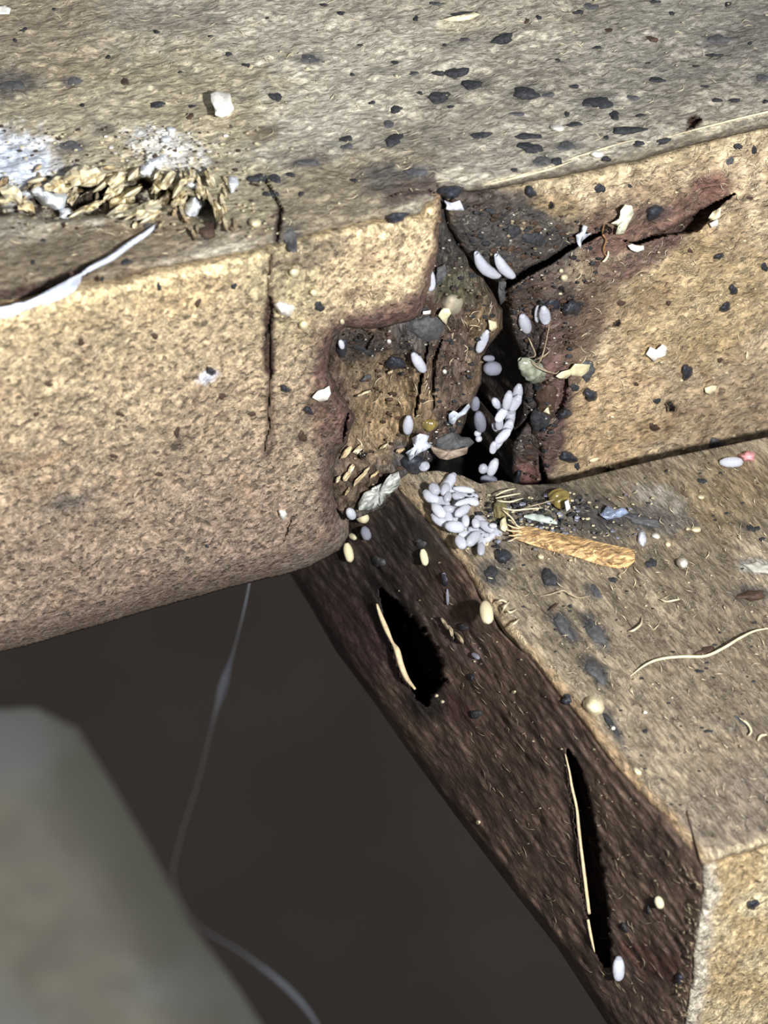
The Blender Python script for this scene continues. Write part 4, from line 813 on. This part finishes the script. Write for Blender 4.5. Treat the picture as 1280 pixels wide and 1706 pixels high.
husk = blobskin('shed_skin', 'glossy greenish shed skin with thin legs, lodged at the gap', 'C', 864, 590, 38, 19, 42, K_GLASS, .12, 5)
for pts in [[(884, 600, .1), (896, 606, .08), (906, 586, .06), (916, 540, .05)], [(886, 604, .1), (900, 614, .08), (924, 622, .05), (932, 618, .04)], [(880, 596, .1), (892, 592, .1), (886, 574, .06), (880, 562, .04)], [(884, 606, .1), (894, 624, .06), (905, 632, .04)], [(890, 600, .08), (905, 594, .06), (918, 584, .04)]]:
    lg = fibre('leg', 'C', pts, 1.5, K_FIBRE2); lg.parent = husk; lg.location = Vector(lg.location) - husk.location
blobskin('shed_skin', 'small amber shed skin at the foot of the fibrous block', 'D', 930, 842, 20, 19, 70, K_AMBER, .02, 3)
blobskin('shed_skin', 'long glassy white husk lying along the orange splinter', 'D', 900, 872, 28, 8, 18, plain('glassy_white_husk', (196, 208, 200), .15, .3, 20, .8, trans=.3, coat=.8), .02, 4)
blobskin('shed_skin', 'olive translucent husk between egg heap and splinter', 'D', 834, 858, 12, 22, 10, plain('olive_husk', (150, 140, 96), .3, .4, 25, .6, trans=.3, coat=.4), .0, 2)
blobskin('shed_skin', 'small olive skin above the silk lump', 'E', 714, 704, 16, 12, -20, K_AMBER, .0, 2)
Fl('cream upright scale beside the olive husk', 'D', [(833, 868), (842, 860), (846, 878), (842, 886), (834, 882)], K_CREAM, lift=.1, th=.02)
Fl('white glint scale at the side of the amber skin', 'D', [(941, 836), (948, 832), (951, 846), (944, 852)], K_EGG, lift=.16, th=.03)

# silk ribbon and strand on the left
rib = Fl('bluish white silk ribbon along the seam under the upper beam', 'B', [(-60, 523), (0, 512), (50, 500), (95, 480), (120, 462), (138, 455), (134, 470), (124, 486), (98, 500), (60, 510), (24, 526), (-10, 534), (-60, 548)], K_SILK, name='silk_ribbon', lift=.10, th=.03, curl=.05); rib['category'] = 'silk'
V1, F1 = fibre_geo('A', [(130, 462, .1), (150, 448, .08), (185, 430, .05), (215, 408, .04), (245, 388, .03), (262, 372, .01)], 4.5)
tag(origin_mesh('silk_strand', V1, F1, K_SILK), 'white silk strand running up from the ribbon onto the upper beam', 'silk')
# free hanging silk thread, out of focus
pts = smoothpath([tuple(campt(*q)) for q in [(421, 940, 15.2), (408, 1010, 16.5), (388, 1090, 18.5), (370, 1150, 20), (352, 1215, 22), (328, 1310, 25), (300, 1400, 28), (290, 1470, 30), (330, 1540, 32), (400, 1585, 32), (460, 1630, 30), (510, 1680, 27), (560, 1760, 24)]], 8)
n_ = len(pts); R_ = [.005 + .030 * math.exp(-((k / n_ - .24) / .05) ** 2) + .026 * math.exp(-((k / n_ - .86) / .08) ** 2) for k in range(n_)]
V1, F1 = tube_geo(pts, R_, 6); tag(origin_mesh('silk_thread', V1, F1, K_SILK), 'blurred silk thread hanging free under the mottled rail', 'silk')

# ------------------------------------------------------------------ the orange splinter, with torn fibre tips
def slab_px(name, sk, top, bot, h, th, mat, parent=None):
    s = SURF[sk]; n = len(top); T = np.array(top, float); Bm = np.array(bot, float); M = (T + Bm) / 2; V = []
    r = random.Random(5)
    for k, (row, hh) in enumerate(((T, h * .55), (T * .6 + Bm * .4, h), (T * .3 + Bm * .7, h * .95), (Bm, h * .45), (Bm, .0), (T, .0))):
        V.append(s.at(row[:, 0], row[:, 1], np.array([hh + r.uniform(-.006, .006) for _ in range(n)])))
    V = np.vstack(V); Fc = []
    for k in range(6):
        k2 = (k + 1) % 6
        for i in range(n - 1): Fc.append((k * n + i, k * n + i + 1, k2 * n + i + 1, k2 * n + i))
    Fc.append(tuple(k * n for k in range(6))); Fc.append(tuple(k * n + n - 1 for k in range(5, -1, -1)))
    o = mesh_obj(name, V, Fc, mat, parent, False, attrs={'tint': np.tile(sr(204, 166, 116), (len(V), 1)) * (1 + .25 * np.sin(np.arange(len(V)) * 1.7))[:, None]}); return o
TT = [(852, 880), (866, 878), (890, 880), (910, 886), (930, 890), (950, 893), (970, 898), (990, 903), (1010, 908), (1030, 912), (1048, 915), (1058, 918)]
TT = [(a, b - 2) for a, b in TT]
BT = [(857, 896), (866, 898), (890, 906), (910, 912), (930, 918), (950, 922), (970, 928), (990, 935), (1010, 941), (1030, 944), (1046, 943), (1058, 932)]
BT = [(a, b + 3) for a, b in BT]
spl = slab_px('wood_splinter', 'D', TT, BT, .06, .1, K_ORANGE); tag(spl, 'orange-brown wood splinter with a frayed tip lying on the cross rail', 'splinter')
for k, (a, b) in enumerate([((862, 880), (846, 874)), ((862, 885), (842, 882)), ((862, 891), (848, 892)), ((860, 896), (846, 902)), ((866, 878), (852, 868))]):
    V1, F1 = fibre_geo('D', [(a[0] + 8, a[1], .08), (a[0], a[1], .07), ((a[0] + b[0]) / 2, (a[1] + b[1]) / 2 + 1, .08), (b[0], b[1], .09)], 1.6)
    mesh_obj('torn_fibre', V1, F1, K_TORN, spl)

# ------------------------------------------------------------------ loose hairs and fibres
def Hair(label, sk, pts, r, mat=None, arch=.03): return tag(fibre('fibre', sk, pts, r, mat or K_FIBRE, arch), label, 'fibre')
Hair('long curved fibre with its shadow on the cross rail top', 'D', [(1050, 1127, .01), (1075, 1108, .04), (1100, 1098, .05), (1135, 1094, .05), (1175, 1093, .05), (1205, 1080, .06), (1235, 1062, .06), (1262, 1050, .05), (1300, 1045, .03)], 2.6)
Hair('short curved grey fibre below the droppings near the edge', 'D', [(900, 993), (918, 990), (938, 984), (950, 990), (965, 996), (985, 992)], 1.8, K_FIBRE2)
Hair('short dark bristle above the grey smears', 'D', [(915, 1018), (922, 1012), (931, 1004)], 2, K_BROWN)
for i, (pts, l) in enumerate([([(826, 826), (842, 818), (860, 814)], 'topmost'), ([(826, 830), (845, 826), (868, 822)], 'second'), ([(828, 834), (850, 836), (872, 830)], 'third'), ([(836, 846), (856, 850), (880, 848), (905, 846)], 'fourth'), ([(838, 850), (852, 862), (862, 876)], 'lowest')]):
    Hair(f'pale hair fanning out under the reddish stain, {l} of five', 'D', [(a, b, .10) for a, b in pts], 1.5)
Hair('hair loop crossing above the husk and the splinter', 'D', [(868, 848, .1), (890, 842, .12), (912, 836, .12), (925, 832, .1)], 1.2, K_FIBRE2)
Hair('twisted rusty fibre under the white silky flake', 'C', [(1008, 372), (1004, 388), (1010, 400), (1006, 416), (1012, 430)], 1.6, plain('rusty_fibre', (150, 112, 74), .6, .2, 40))
Hair('pale curl on the stain below the silky flake', 'C', [(1014, 418), (1013, 426), (1008, 434), (1004, 436)], 2.2)
for i, (a, b, c2, l) in enumerate([((824, 1006), (836, 1000), (848, 1006), 'upper white curl of the silk tuft on the rail edge'), ((838, 1010), (850, 1020), (862, 1014), 'crossing white curl of the silk tuft on the rail edge'), ((836, 1022), (842, 1010), (850, 1002), 'upright white curl of the silk tuft on the rail edge'), ((845, 1046), (858, 1038), (866, 1030), 'slanting pale curl below the silk tuft')]):
    Hair(l, 'D', [(*a, .02), (*b, .06), (*c2, .02)], 1.8)
Hair('forked cream fibre end above the curved fibre', 'D', [(1046, 1052, .01), (1056, 1050, .05), (1068, 1040, .04), (1070, 1028, .01)], 2)
Hair('pale bent fibre near the round white bead', 'D', [(1100, 998), (1110, 1002), (1124, 1000), (1134, 998)], 1.8)
Hair('pale fibre hook low on the rail top', 'D', [(1232, 1196), (1246, 1206), (1252, 1218), (1248, 1226)], 2)
Hair('pale fibre hook at the frame edge', 'D', [(1263, 1234), (1268, 1226), (1278, 1224)], 2.4)

def stuff(name, parent, sk, n, region, lr, rr, mat, angs, seed, h=.02, label=None):
    """many small fibres of one board in one mesh"""
    r = random.Random(seed); V, Fc = [], []
    while n > 0:
        x, y = r.uniform(min(p[0] for p in region), max(p[0] for p in region)), r.uniform(min(p[1] for p in region), max(p[1] for p in region))
        if not inside(np.array([x]), np.array([y]), region)[0]: continue
        n -= 1; a = math.radians(r.gauss(*angs)); L_ = r.uniform(*lr); b = a + r.gauss(0, .6)
        v, f = fibre_geo(sk, [(x, y, .0), (x + math.cos(a) * L_ * .5, y + math.sin(a) * L_ * .5, h * r.uniform(.5, 1.5)), (x + math.cos(a) * L_ * .5 + math.cos(b) * L_ * .5, y + math.sin(a) * L_ * .5 + math.sin(b) * L_ * .5, 0)], r.uniform(*rr))
        o = len(V); V += list(v); Fc += [tuple(i + o for i in q) for q in f]
    ob = mesh_obj(name, V, Fc, mat, parent); ob['kind'] = 'stuff'; return ob
stuff('loose_fibres', lower, 'D', 170, [(720, 850), (930, 830), (1270, 750), (1290, 1400), (1180, 1420), (900, 1090)], (6, 20), (.3, .8), K_FIBRE, (50, 35), 3, .025)
stuff('fine_side_fibres', lower, 'S', 150, [(720, 950), (1150, 1430), (1140, 1690), (1000, 1660), (800, 1330)], (8, 24), (.25, .6), K_FIBRE2, (52, 14), 4, .012)
stuff('frayed_rim', lower, 'S', 70, [(1140, 1440), (1166, 1450), (1158, 1560), (1140, 1700), (1118, 1700), (1138, 1560)], (8, 20), (.4, .9), K_FIBRE2, (48, 20), 5, .02)
stuff('loose_fibres', right, 'C', 110, [(940, 320), (1270, 230), (1270, 720), (950, 790)], (8, 20), (.3, .7), K_FIBRE, (-30, 50), 6, .01)
stuff('loose_fibres', post, 'E', 36, [(610, 620), (700, 600), (820, 500), (800, 600), (690, 740), (600, 760)], (10, 26), (.3, .8), K_FIBRE, (-70, 30), 7, .015)
stuff('rim_fibres', left, 'B', 90, [(-20, 540), (380, 440), (700, 380), (690, 500), (560, 540), (380, 480), (0, 580)], (5, 12), (.4, 1.0), K_FIBRE, (-60, 40), 8, .01)
stuff('loose_fibres', upper, 'A', 160, [(0, 0), (1280, 0), (1280, 170), (800, 290), (400, 400), (0, 470)], (8, 24), (.3, .7), K_FIBRE, (-8, 25), 9, .01)

def crumbs(name, parent, sk, n, region, rr, mat, seed, h=(.01, .05), focus=None):
    r = random.Random(seed); V, Fc = [], []; s = SURF[sk]
    while n > 0:
        x, y = (r.gauss(focus[0], focus[2]), r.gauss(focus[1], focus[3])) if focus else (r.uniform(min(p[0] for p in region), max(p[0] for p in region)), r.uniform(min(p[1] for p in region), max(p[1] for p in region)))
        if not inside(np.array([x]), np.array([y]), region)[0]: continue
        n -= 1; rad = r.uniform(*rr); ns = 6; hh = r.uniform(*h); X, Y, O = [x], [y], [hh]; a0 = r.uniform(0, 6)
        for k, (q, z) in enumerate(((.7, .8), (1, .0))):
            for i in range(ns): t = a0 + 2 * PI * i / ns; w = rad * q * r.uniform(.6, 1.25); X.append(x + math.cos(t) * w * 1.3); Y.append(y + math.sin(t) * w * .8); O.append(hh * z - (.01 if z == 0 else 0))
        P = s.at(np.array(X), np.array(Y), np.array(O)); o = len(V); V += list(P)
        for i in range(ns): j = (i + 1) % ns; Fc += [(o, o + 1 + j, o + 1 + i), (o + 1 + i, o + 1 + j, o + 1 + ns + j, o + 1 + ns + i)]
    ob = mesh_obj(name, V, Fc, mat, parent, False); ob['kind'] = 'stuff'; return ob
ZE = [(735, 330), (805, 470), (830, 540), (790, 640), (760, 735), (690, 790), (600, 850), (570, 800), (600, 720), (580, 600), (575, 560), (700, 545)]
ZE2 = [(735, 330), (805, 470), (830, 540), (790, 640), (760, 735), (700, 780), (700, 640), (640, 610), (580, 600), (575, 560), (700, 545)]
ZC = [(745, 330), (1000, 370), (1010, 420), (960, 560), (930, 700), (900, 825), (860, 810), (875, 640), (850, 520), (835, 475), (790, 420)]
crumbs('pale_crumbs', post, 'E', 60, ZE2, (1, 2.6), K_WHITE, 1); crumbs('tan_crumbs', post, 'E', 70, ZE, (1.5, 4), K_FIBRE2, 2); crumbs('black_crumbs', post, 'E', 60, ZE2, (2, 7), K_BLACK, 3, (.01, .03)); crumbs('brown_crumbs', post, 'E', 90, ZE, (2, 6), K_BROWN, 4, (.01, .04))
crumbs('pale_crumbs', right, 'C', 60, ZC, (1, 2.6), K_WHITE, 5); crumbs('tan_crumbs', right, 'C', 80, ZC, (1.2, 4), K_FIBRE2, 6); crumbs('black_crumbs', right, 'C', 110, ZC, (2, 7), K_BLACK, 7, (.01, .04)); crumbs('brown_crumbs', right, 'C', 130, ZC, (2, 8), K_BROWN, 8, (.01, .04))
ZD = [(690, 800), (860, 830), (1280, 750), (1280, 1380), (1180, 1410), (900, 1090)]
crumbs('pale_crumbs', lower, 'D', 60, ZD, (1, 2.6), K_CREAM, 9); crumbs('dark_crumbs', lower, 'D', 90, ZD, (1.2, 4), K_BLACK, 10, (.005, .02)); crumbs('corner_debris', lower, 'D', 110, ZD, (1.5, 6), K_BLACK, 11, (.01, .05), (860, 850, 80, 26)); crumbs('corner_grit', lower, 'D', 120, ZD, (1.2, 4), K_CREAM, 12, (.01, .05), (880, 860, 90, 30)); crumbs('grey_grit', lower, 'D', 90, ZD, (2, 6), K_EGGD, 13, (.01, .05), (900, 870, 90, 30))
ZA = [(-20, 210), (420, 210), (480, 400), (-20, 380)]
crumbs('pale_grit', upper, 'A', 160, ZA, (1, 4), K_CREAM, 14, (.01, .04)); crumbs('white_grit', upper, 'A', 90, ZA, (1.5, 5), K_WHITE, 15, (.01, .05), (270, 250, 40, 22)); crumbs('dark_grit', upper, 'A', 110, ZA, (1.5, 4.5), K_BROWN, 16, (.005, .03))
crumbs('pale_specks', upper, 'A', 90, [(0, 0), (1280, 0), (1280, 170), (800, 290), (400, 400), (0, 200)], (1, 3), K_CREAM, 17, (.005, .03)); crumbs('pale_specks', right, 'C', 60, [(900, 320), (1270, 230), (1270, 720), (950, 790)], (1, 3.5), K_CREAM, 18, (.005, .03)); crumbs('side_specks', lower, 'S', 60, [(680, 880), (740, 940), (1150, 1430), (1140, 1690), (1000, 1660), (640, 980)], (1, 2.5), K_FIBRE, 19, (.005, .02))
# torn pale edges of the two splits in the rail side
def edge_strip(name, sk, pts, parent, mat, hgt=.05):
    V, Fc = fibre_geo(sk, [(p[0], p[1], hgt) for p in pts], 1, hgt); Q = smoothpath(pts); s = SURF[sk]
    R = [q[2] * 13 / F for q in Q]; W = [s.at(q[0], q[1]) * 0 + hit(q[0], q[1], s.n, s.c + hgt + (float(s.relief(np.array([q[0]]), np.array([q[1]]))[0]) if sk == 'A' else 0)) for q in Q]; V, Fc = tube_geo(W, R)
    return mesh_obj(name, V, Fc, mat, parent)
edge_strip('torn_edge', 'S', [(942, 1256, .8), (949, 1285, 1.6), (953, 1310, 2.2), (961, 1345, 2.2), (964, 1375, 2.8), (968, 1410, 2.6), (973, 1450, 3), (978, 1490, 3), (982, 1522, 3)], lower, K_TORN, .02)
edge_strip('torn_edge', 'S', [(980, 1532, 2.4), (985, 1560, 2.6), (991, 1586, 1)], lower, K_TORN, .02)
edge_strip('torn_edge', 'S', [(628, 1006, 2), (634, 1024, 4), (644, 1048, 5), (654, 1070, 3), (662, 1084, 6), (668, 1106, 6), (678, 1130, 5), (692, 1148, 2)], lower, K_TORN, .02)

for pts_ in ([(806, 308, .5), (860, 296, 1.8), (915, 282, 1.8), (955, 268, .6)], [(950, 264, .5), (985, 254, 1.8), (1030, 240, 1.2), (1060, 232, .4)], [(1120, 226, .4), (1170, 213, 1.6), (1230, 198, 2), (1290, 184, 2), (1400, 158, 2)], [(840, 300, .3), (880, 288, 1), (900, 284, .3)]): edge_strip('torn_lip', 'A', pts_, upper, K_FIBRE, .015)
# splinters of raw wood around the hollow of the upper beam
def splinter(px, py, hl, hw, ang, h, mat, seed):
    r = random.Random(seed); a = math.radians(ang); s = SA; X, Y, O = [], [], []
    prof = [(-1, .15), (-.55, .8), (.1, 1), (.6, .75), (1, .1)]
    for (u, w) in prof:
        for (v, hh) in ((-1, .1), (-.3, 1), (.5, .8), (1, 0)):
            uu = u * hl * r.uniform(.9, 1.08); vv = v * w * hw * r.uniform(.8, 1.15)
            X.append(px + uu * math.cos(a) - vv * math.sin(a)); Y.append(py + uu * math.sin(a) + vv * math.cos(a)); O.append(h * .6 * hh + .02 + u * r.uniform(-.01, .02))
    n0 = len(X); base_h = s.relief(np.array([px]), np.array([py]))[0] * .6 + .01
    plane = Surf(s.n, s.c + base_h); T = plane.at(np.array(X), np.array(Y), np.array(O)); Bt = plane.at(np.array(X), np.array(Y), np.array(O) - .05)
    V = np.vstack([T, Bt]); Fc = []
    for k in range(4):
        for j in range(3): i = k * 4 + j; Fc.append((i, i + 4, i + 5, i + 1)); Fc.append((n0 + i, n0 + i + 1, n0 + i + 5, n0 + i + 4))
        for j in (0, 3): i = k * 4 + j; Fc.append((i, i + 4, n0 + i + 4, n0 + i) if j == 3 else (i + 4, i, n0 + i, n0 + i + 4))
    for k in (0, 4):
        for j in range(3): i = k * 4 + j; Fc.append((i, i + 1, n0 + i + 1, n0 + i))
    return origin_mesh('splinter', V, Fc, mat, upper, False)
for i, (x, y, l, w, a, h) in enumerate([(135, 291, 26, 9, -25, .10), (158, 296, 22, 8, -38, .10), (176, 304, 26, 6, -38, .08), (100, 309, 20, 9, -10, .08), (195, 300, 20, 5, -40, .08), (222, 290, 14, 7, -50, .08), (190, 320, 18, 6, -35, .08), (207, 331, 26, 8, -28, .1), (220, 320, 20, 6, -30, .08), (208, 350, 26, 7, -12, .09),
        (243, 350, 24, 7, -25, .08), (250, 362, 20, 5, -30, .06), (262, 308, 18, 5, -60, .06), (280, 300, 18, 5, -55, .06), (296, 316, 16, 5, -60, .06), (300, 332, 18, 5, -50, .06), (276, 330, 16, 5, -60, .05), (350, 330, 16, 4, 70, .05), (362, 352, 16, 4, 75, .05), (20, 322, 18, 8, 30, .07), (6, 334, 12, 8, 0, .07), (45, 345, 14, 6, 20, .05),
        (150, 345, 22, 4, -20, .06), (128, 355, 16, 4, -30, .05), (350, 300, 14, 4, 60, .05), (120, 328, 14, 5, -60, .05), (60, 300, 16, 5, -15, .05), (312, 300, 14, 5, -20, .05), (336, 318, 12, 4, 60, .05), (375, 372, 14, 3, 75, .03)]):
    if i % 3 == 2: splinter(x, y, l, w, a, h, K_CHIP, i + 50)
    else:
        r_ = random.Random(i); flake('splinter', 'A', ovalpts(x, y, l * 1.1, w * 1.5, a, 11, .3, i), K_CHIP, .07 + r_.uniform(0, .05), .04, .07, seed=i, parent=upper, smooth=False)
rr_ = random.Random(41)
for i in range(90):
    x = rr_.uniform(-10, 400); y = 330 - 30 * math.sin((x + 20) / 90) + rr_.gauss(0, 16)
    if i % 3 == 0: x, y = rr_.uniform(210, 385), rr_.uniform(275, 375)
    flake('splinter', 'A', ovalpts(x, y, rr_.uniform(5, 12), rr_.uniform(2, 4), rr_.gauss(-40, 20) if x < 290 else rr_.gauss(78, 20), 7, .3, i), (K_CHIP, K_TORN, K_FIBRE2)[i % 3], rr_.uniform(.02, .08) if x < 350 else .02, .03, .04, seed=i, parent=upper, smooth=False)
for i, (x, y, l, w, a) in enumerate([(577, 754, 14, 4, -52), (597, 749, 10, 5, -40), (579, 792, 13, 4, -55), (585, 782, 10, 3.5, -60), (601, 796, 16, 3.5, -48), (610, 784, 8, 3, -50), (625, 790, 10, 2.5, -42), (563, 799, 7, 3, -60), (579, 818, 9, 2.5, -58), (640, 743, 9, 2.5, -30), (667, 751, 8, 4, -20), (608, 655, 12, 2.5, -20), (650, 620, 6, 3, -30)]):
    flake('splinter', 'E', ovalpts(x, y, l, w, a, 9, .2, i), K_CHIP if i % 2 else K_TORN, .04, .03, .04, seed=i, parent=post, smooth=False)
M_FROST = plain('frosty_white_crust', (226, 232, 240), .45, .3, 40, 1, sss=.2, bdist=.02)
for (x, y, rx, ry, a, h, l) in [(88, 330, 26, 20, 10, .12, 'round frosty white lump in the splintered hollow'), (62, 318, 12, 9, 0, .08, 'small frosty lump beside the round one in the hollow'), (112, 356, 16, 8, -10, .07, 'low frosty lump at the lower rim of the hollow'), (256, 272, 22, 9, -25, .07, 'slanting frosty white crust above the splinters'),
                                (322, 345, 15, 22, 20, .10, 'upright frosty crust lump beside the vertical crack'), (318, 307, 9, 7, 0, .05, 'tiny frosty lump above the upright crust lump'), (388, 306, 9, 14, 20, .06, 'pale bluish shard beside two black droppings'), (285, 216, 7, 6, 0, .05, 'tiny frosty bead topmost of a white trail'), (276, 232, 9, 6, 0, .05, 'second frosty bead of the white trail'), (242, 285, 9, 12, 20, .06, 'frosty chip at the top of the splinters'), (330, 312, 6, 8, 0, .05, 'small white bead over the dark hole')]:
    tag(dome('frost_crust', 'A', x, y, rx, ry, a, h, M_FROST, .35, seed=int(x)), l, 'crust')
for (x, y, rx, ry, a) in [(346, 385, 16, 12, -30)]:
    tag(dome('bark_scale', 'A', x, y, rx, ry, a, .03, K_BROWN, .3), 'dark brown scale under the upright frosty crust', 'scale')
# hairline bark flakes lifting from the dark side
for i, (x, y, a) in enumerate([(742, 1040, 60), (752, 1052, 70), (765, 1062, 55)]):
    fl_ = flake('bark_flake', 'S', ovalpts(x, y, 13, 4, a, 7), M_CLOTH if 0 else K_FIBRE2, .04, .02, .04, seed=i, parent=lower)
autolabel()
